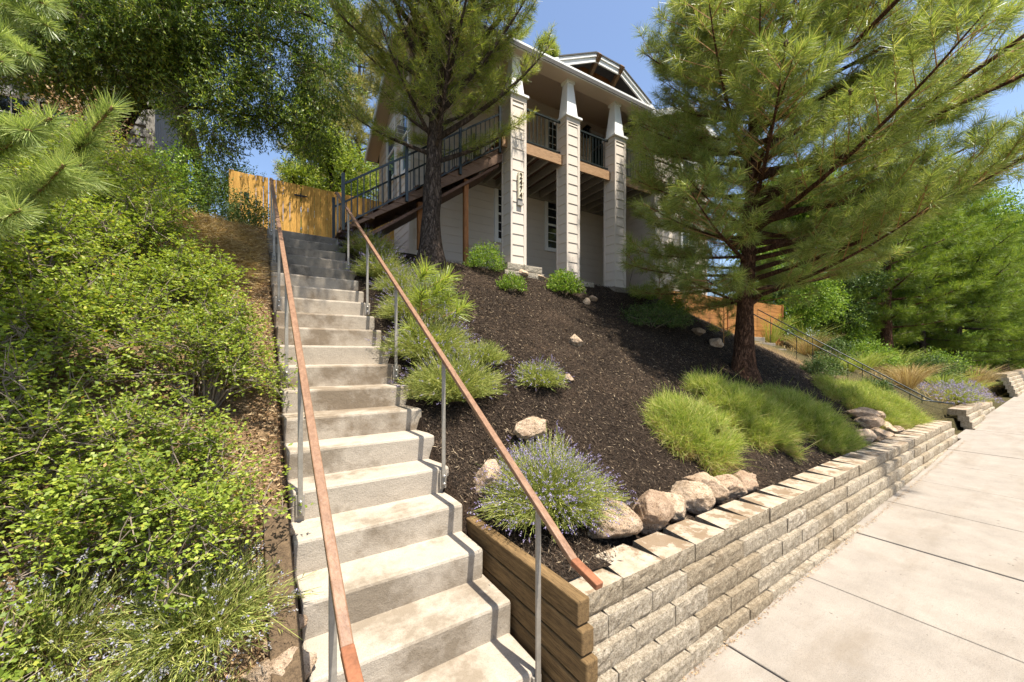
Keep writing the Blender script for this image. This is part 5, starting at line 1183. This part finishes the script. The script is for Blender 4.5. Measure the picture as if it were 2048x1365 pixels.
sapling('young pine beside the reddish pine trunk, in front of the plank wall', (1447,690), [(0,0,1.35),(.25,0,1.1),(-.28,.05,1.0),(.35,-.1,.75),(-.4,-.1,.7),(.3,.25,.55),(-.35,.1,.45),(.45,.1,.35),(-.2,-.3,.85),(.15,-.3,.5),(0,.3,.9)], 173, 'needle2', .13, 80, .0042)
# small shrubs
for k, (nm,lab,px,py,r,h,mat,n,ln,wd) in enumerate([
        ('round_shrub','small bright shrub at the foot of the porch column nearest the stairs',968,540,.38,.42,'leafshrub',700,.05,.018),
        ('round_shrub','tiny yellow-green shrub lower on the mulch, below the first column',1024,583,.25,.26,'leafshrub',420,.035,.02),
        ('round_shrub','bright shrub at the foot of the middle porch column',1128,588,.34,.40,'leafshrub',620,.05,.028),
        ('spreading_juniper','dark low spreading shrub below the third porch column',1305,655,.75,.42,'leafdull',1500,.05,.014),
        ('round_shrub','round green shrub at the corner of the plank wall',1342,630,.36,.42,'leafshrub',620,.05,.026),
        ('grey_shrub','small grey-leaved shrub below the big pine roots',872,590,.26,.28,'leafgrey',420,.045,.01),
        ('grey_shrub','grey-leaved shrub beside the wooden staircase, above the lavender',808,497,.30,.42,'leafgrey',420,.045,.014),
        ('round_shrub','small round grey-green shrub next to the distant steps',1632,752,.36,.36,'leafdull',700,.04,.018),
        ('round_shrub','low shrub at the corner under the house wing',1285,600,.3,.3,'leafshrub',360,.045,.02)]):
    x, y = ground(px, py); shrub(nm, lab, x, y, r, h, mat, 180+k, n, ln, wd)
x, y = ground(1262, 585); t_ = thing('climbing_plant','pale green sprig leaning out beside the third porch column','plant',(x,y,H(x,y)))
_rng = np.random.default_rng(77); _b = np.array([x+.1,y+.2,H(x,y)]); _mb = MB(); _pts = np.array([_b,_b+[.1,-.05,.5],_b+[.2,-.1,.95],_b+[.55,-.15,1.02],_b+[.95,-.2,.86]]); _mb.tube(_pts,[.008,.007,.006,.004,.002],5); part('stems',_mb,M['twig'],t_)
_p = np.concatenate([_pts[2]+(_pts[4]-_pts[2])*_rng.random((110,1))+_rng.normal(size=(110,3))*.06, _pts[2]+_rng.normal(size=(20,3))*.05]); part_np('foliage', leaves(_rng,_p,rdir(_rng,130)-[0,0,.3],.085,.03,.5),4,M['leafbright'],t_)
# fine green mounds above the wall
for k, (px,py,rx,ry,h,n,lab) in enumerate([(1415,900,.66,.5,.46,8200,'frontmost fine green mound, straw-coloured at its skirt, above the block wall'),(1545,890,.62,.5,.44,7600,'fine green mound in the middle of the row above the block wall'),
        (1440,812,.46,.42,.5,4600,'small upright fine green mound at the back of the row'),(1520,835,.55,.5,.46,5200,'fine green mound behind the middle one, yellowish'),(1622,850,.8,.65,.46,8200,'shaded fine green mound next to the rock pile'),
        (1718,812,.95,.8,.55,8200,'broad fine green mound beyond the rock pile'),(1782,828,1.15,.85,.55,9500,'farthest fine green mound, at the end of the block wall'),(1668,882,.5,.45,.36,3600,'low fine green mound hanging over the wall caps by the rocks')]):
    x, y = ground(px, py); y = max(y, 2.62+ry*.62+.013*(x-1.6)) if k < 2 else max(y, 2.3+ry*.62+.013*(x-1.6)); fine_mound(lab, x, y, rx*1.1, ry*1.05, h*.95, 200+k, int(n*1.3))

# ------------------------------------------------------------------ rocks
gr = 'boulders set along the wall caps'
bl = [(1226,1066,.22,.18,.18,'tan pitted boulder nearest the handrail end, first in the row'),(1298,1046,.20,.17,.175,'cream white boulder, the palest of the row'),(1343,1028,.13,.13,.14,'small reddish boulder tucked behind the cream one'),
      (1380,1012,.18,.15,.17,'brown angular boulder leaning on the small reddish one'),(1412,996,.19,.16,.15,'wide grey-tan boulder with a flat sloping face'),(1450,986,.2,.14,.14,'long weathered boulder half under the first green mound'),
      (1482,976,.18,.14,.13,'rounded tan boulder at the end of the row under the green mound'),(1300,1000,.07,.06,.05,'fist-sized stone behind the cream boulder')]
for k, (px,py,a,b,c,lab) in enumerate(bl):
    x, y = ground(px, py); y = max(y, 2.05+b*.5); rock(lab, x, y, a*1.18, b*1.12, c*1.0, 300+k, 'rock', gr, .22, .5*k)
x, y = ground(952, 985); rock('brown boulder in shade beside the steps, next to the large lavender', max(x,1.85), y, .16, .15, .15, 320, 'rock', None, .25)
x, y = ground(1062, 868); rock('pale flat rock showing behind the large lavender', x, y, .2, .13, .11, 321, 'rock', None, .3)
for k, (px,py,a,b,c,lab) in enumerate([(1152,688,.13,.11,.11,'lone brown rock on the open mulch slope, the larger one'),(1137,760,.11,.07,.05,'small pale flat rock lower on the open mulch'),(1042,551,.17,.12,.09,'tan rock against the pad of the first column'),
        (1078,558,.14,.1,.09,'dull rock just beyond the first column pad'),(1163,585,.13,.1,.1,'pale rock at the foot of the middle column'),(1185,600,.12,.1,.09,'small tan rock below the middle column'),(1172,607,.1,.09,.08,'round stone under the middle column rocks'),
        (1430,690,.22,.16,.12,'flat rock beside the young pine'),(1395,668,.2,.15,.13,'shaded rock above the reddish pine roots'),(1650,775,.2,.14,.1,'pale rock beside the small round shrub by the distant steps')]):
    x, y = ground(px, py); rock(lab, x, y, a, b, c, 330+k, 'rock', None, .35, k*.9)
for k, (x,y,r,h,lab) in enumerate([(13.45,3.3,.35,.4,'low dull shrub at the foot of the distant steps'),(13.4,4.3,.4,.5,'dull shrub halfway along the distant steps')]):
    shrub('dull_shrub', lab, x, y, r, h, 'leafdull', 240+k, 700, .05, .022)
gp = 'rocks in the pile by the wall caps'
for k, (px,py,a,b,c,lift,lab) in enumerate([(1725,880,.24,.19,.18,0,'dark shaded rock at the near end of the rock pile'),(1758,878,.26,.2,.17,0,'low brown rock at the front of the rock pile'),(1742,862,.3,.22,.16,.15,'long tan slab lying across the rock pile'),
        (1770,862,.24,.2,.16,.05,'pinkish rock at the far end of the rock pile'),(1724,848,.3,.2,.15,.22,'pale top slab of the rock pile'),(1752,850,.2,.18,.14,.2,'light rounded rock near the top of the rock pile'),(1785,866,.2,.16,.14,0,'small pink rock closing the rock pile')]):
    x, y = ground(px, py); y = max(y, 2.25+.012*x); rock(lab, x, y, a*.85, b*.85, c*.8, 350+k, 'rock', gp, .3, k*1.3, z=H(x,y)+lift*.65)
for k, (u, zb, lab) in enumerate(((0.0,2.03,'grey stone pad under the porch column nearest the stairs'),(1.6,1.84,'grey stone pad under the middle porch column'),(3.24,1.81,'grey stone pad under the porch column nearest the wing'))):
    ca, sa = math.cos(RAD(-2)), math.sin(RAD(-2)); X, Y = 4.8+(u+.2)*ca-.22*sa, 7.3+(u+.2)*sa+.22*ca
    mb = MB(); rnd = random.Random(k)
    for (a0, a1, zz0, zz1) in ((-.42,.02,zb-.16,zb),(.025,.52,zb-.16,zb-.004),(-.5,-.02,zb-.34,zb-.165),(-.015,.56,zb-.34,zb-.163)):
        block(mb, X+a0, X+a1, Y-.42+rnd.uniform(-.02,.02), Y+.35, zz0, zz1, rnd)
    solo('stone_pad', mb, M['pad'], lab, 'stone pad', (X,Y,zb-.3), bevel=.008)
for k, (px,py,a,lab) in enumerate([(590,1255,.055,'pale pebble beside the long timber'),(565,1262,.05,'white cobble in the leaf litter by the long timber'),(548,1300,.05,'flat brown pebble in the dry litter'),(585,1040,.035,'grey pebble above the lavender by the steps'),(575,1075,.04,'pale pebble just below the grey one'),
        (510,445,.10,'dark round stone by the top of the bushy-side handrail'),(560,1362,.13,'flat tan stone at the very foot of the bank')]):
    x, y = ground(px, py); rock(lab, x, y, a*1.2, a, a*.7, 380+k, 'rock' if k != 5 else 'pad', None, .25, k, name='pebble' if a < .09 else 'boulder')

# ------------------------------------------------------------------ dry bank and flowers past the distant steps
lavender('trailing purple flowers over the low stepped block wall', 17.6, 2.5, 1.3, .55, 401, 1300, .8, None, 'lavflower', fs=2.0, name='flowering_plant', z=-1.35, sq=.5)
for k, (x,y,r,h,m,lab) in enumerate([(16.0,3.2,.7,.7,'straw','dry straw tuft above the low stepped block wall'),(16.8,4.4,.8,.7,'fescue','green tuft under the orange-trunked pine'),(15.8,5.6,.8,.8,'straw','dry straw tuft beside the distant handrail'),(17.5,3.4,.8,.7,'straw','dry straw tuft behind the trailing purple flowers'),
        (18.8,2.9,.7,.6,'fescue','green tuft where the low block wall drops'),(21.5,2.6,1.0,1.0,'straw','tall tan grass clump past the end of the low wall'),(15.9,6.8,.9,1.0,'fescue','green grass tuft at the top of the distant steps'),(17.2,6.2,1.0,1.1,'fescue','tall green grass tuft behind the distant handrail'),(20.2,2.5,.6,.5,'fescue','green weed tuft growing at the low wall end'),(15.6,4.4,.5,.5,'fescue','small green tuft touching the distant handrail'),(19.5,4.2,1,.9,'fescue','green tuft under the slender bright pine')]):
    tuft(lab, x, y, r, h, 410+k, 420, m, group='grass tufts past the distant steps')
def far_dry():
    rng = np.random.default_rng(12); n = 4500; x = 13.6+14*rng.random(n)**1.3; y = 2.2+6*rng.random(n); z = np.array([H(a,b) for a,b in zip(x,y)])
    ok = ~((x > 13.7)&(x < 15.4)); x, y, z = x[ok], y[ok], z[ok]; n = len(x); d = unit(rdir(rng,n)*.8+np.array([0,0,.5])); L = (.12+.25*rng.random(n))[:,None]; p = np.stack([x,y,z],1); sv = unit(np.cross(d,rdir(rng,n)))*.006
    o = link('dry_grass', np_mesh('dry_grass', np.stack([p-sv,p+sv,p+d*L+sv*.4,p+d*L-sv*.4],1).reshape(-1,3), 4, M['straw'])); o['kind'] = 'stuff'
far_dry()

# ================================================================== CAMERA, SKY, SUN
def camera_and_light():
    sc = bpy.context.scene
    cam = bpy.data.cameras.new('camera'); co = bpy.data.objects.new('camera', cam); C.objects.link(co)
    cam.sensor_width = 36.0; cam.lens = 36.0*FPX/2048; cam.clip_start = .05; cam.clip_end = 2000
    cam.shift_y = (HOR-682.5)/2048
    co.rotation_euler = (RAD(90), 0, -math.atan2(RY, RX)); sc.camera = co
    w = bpy.data.worlds.new('World'); sc.world = w; w.use_nodes = True; nt = w.node_tree
    bg = nt.nodes['Background']; sk = nt.nodes.new('ShaderNodeTexSky'); sk.sky_type = 'NISHITA'; sk.sun_disc = False
    el, az = 69.0, 12.0                                            # the sun stands high behind the camera, slightly down the street
    sk.sun_elevation = RAD(el); sk.sun_rotation = RAD(180-az); sk.altitude = 1100; sk.air_density = 1.0; sk.dust_density = 3.0; sk.ozone_density = 1.0
    nt.links.new(sk.outputs[0], bg.inputs[0]); bg.inputs[1].default_value = 0.125
    L = bpy.data.lights.new('sun', 'SUN'); L.energy = 5.0; L.angle = RAD(.53); L.color = (1,.94,.84)
    lo = bpy.data.objects.new('sun', L); C.objects.link(lo)
    to = Vector((math.cos(RAD(el))*math.sin(RAD(az)), -math.cos(RAD(el))*math.cos(RAD(az)), math.sin(RAD(el))))
    lo.rotation_euler = to.to_track_quat('Z', 'Y').to_euler(); lo.location = (0,0,40)
    vs = sc.view_settings; vs.view_transform = 'Standard'; vs.look = 'None'; vs.exposure = 1.15; vs.gamma = 1
    sc.render.resolution_x, sc.render.resolution_y = 1024, 682
    sc.cycles.max_bounces = 6; sc.cycles.transparent_max_bounces = 4; sc.cycles.use_denoising = True
camera_and_light()
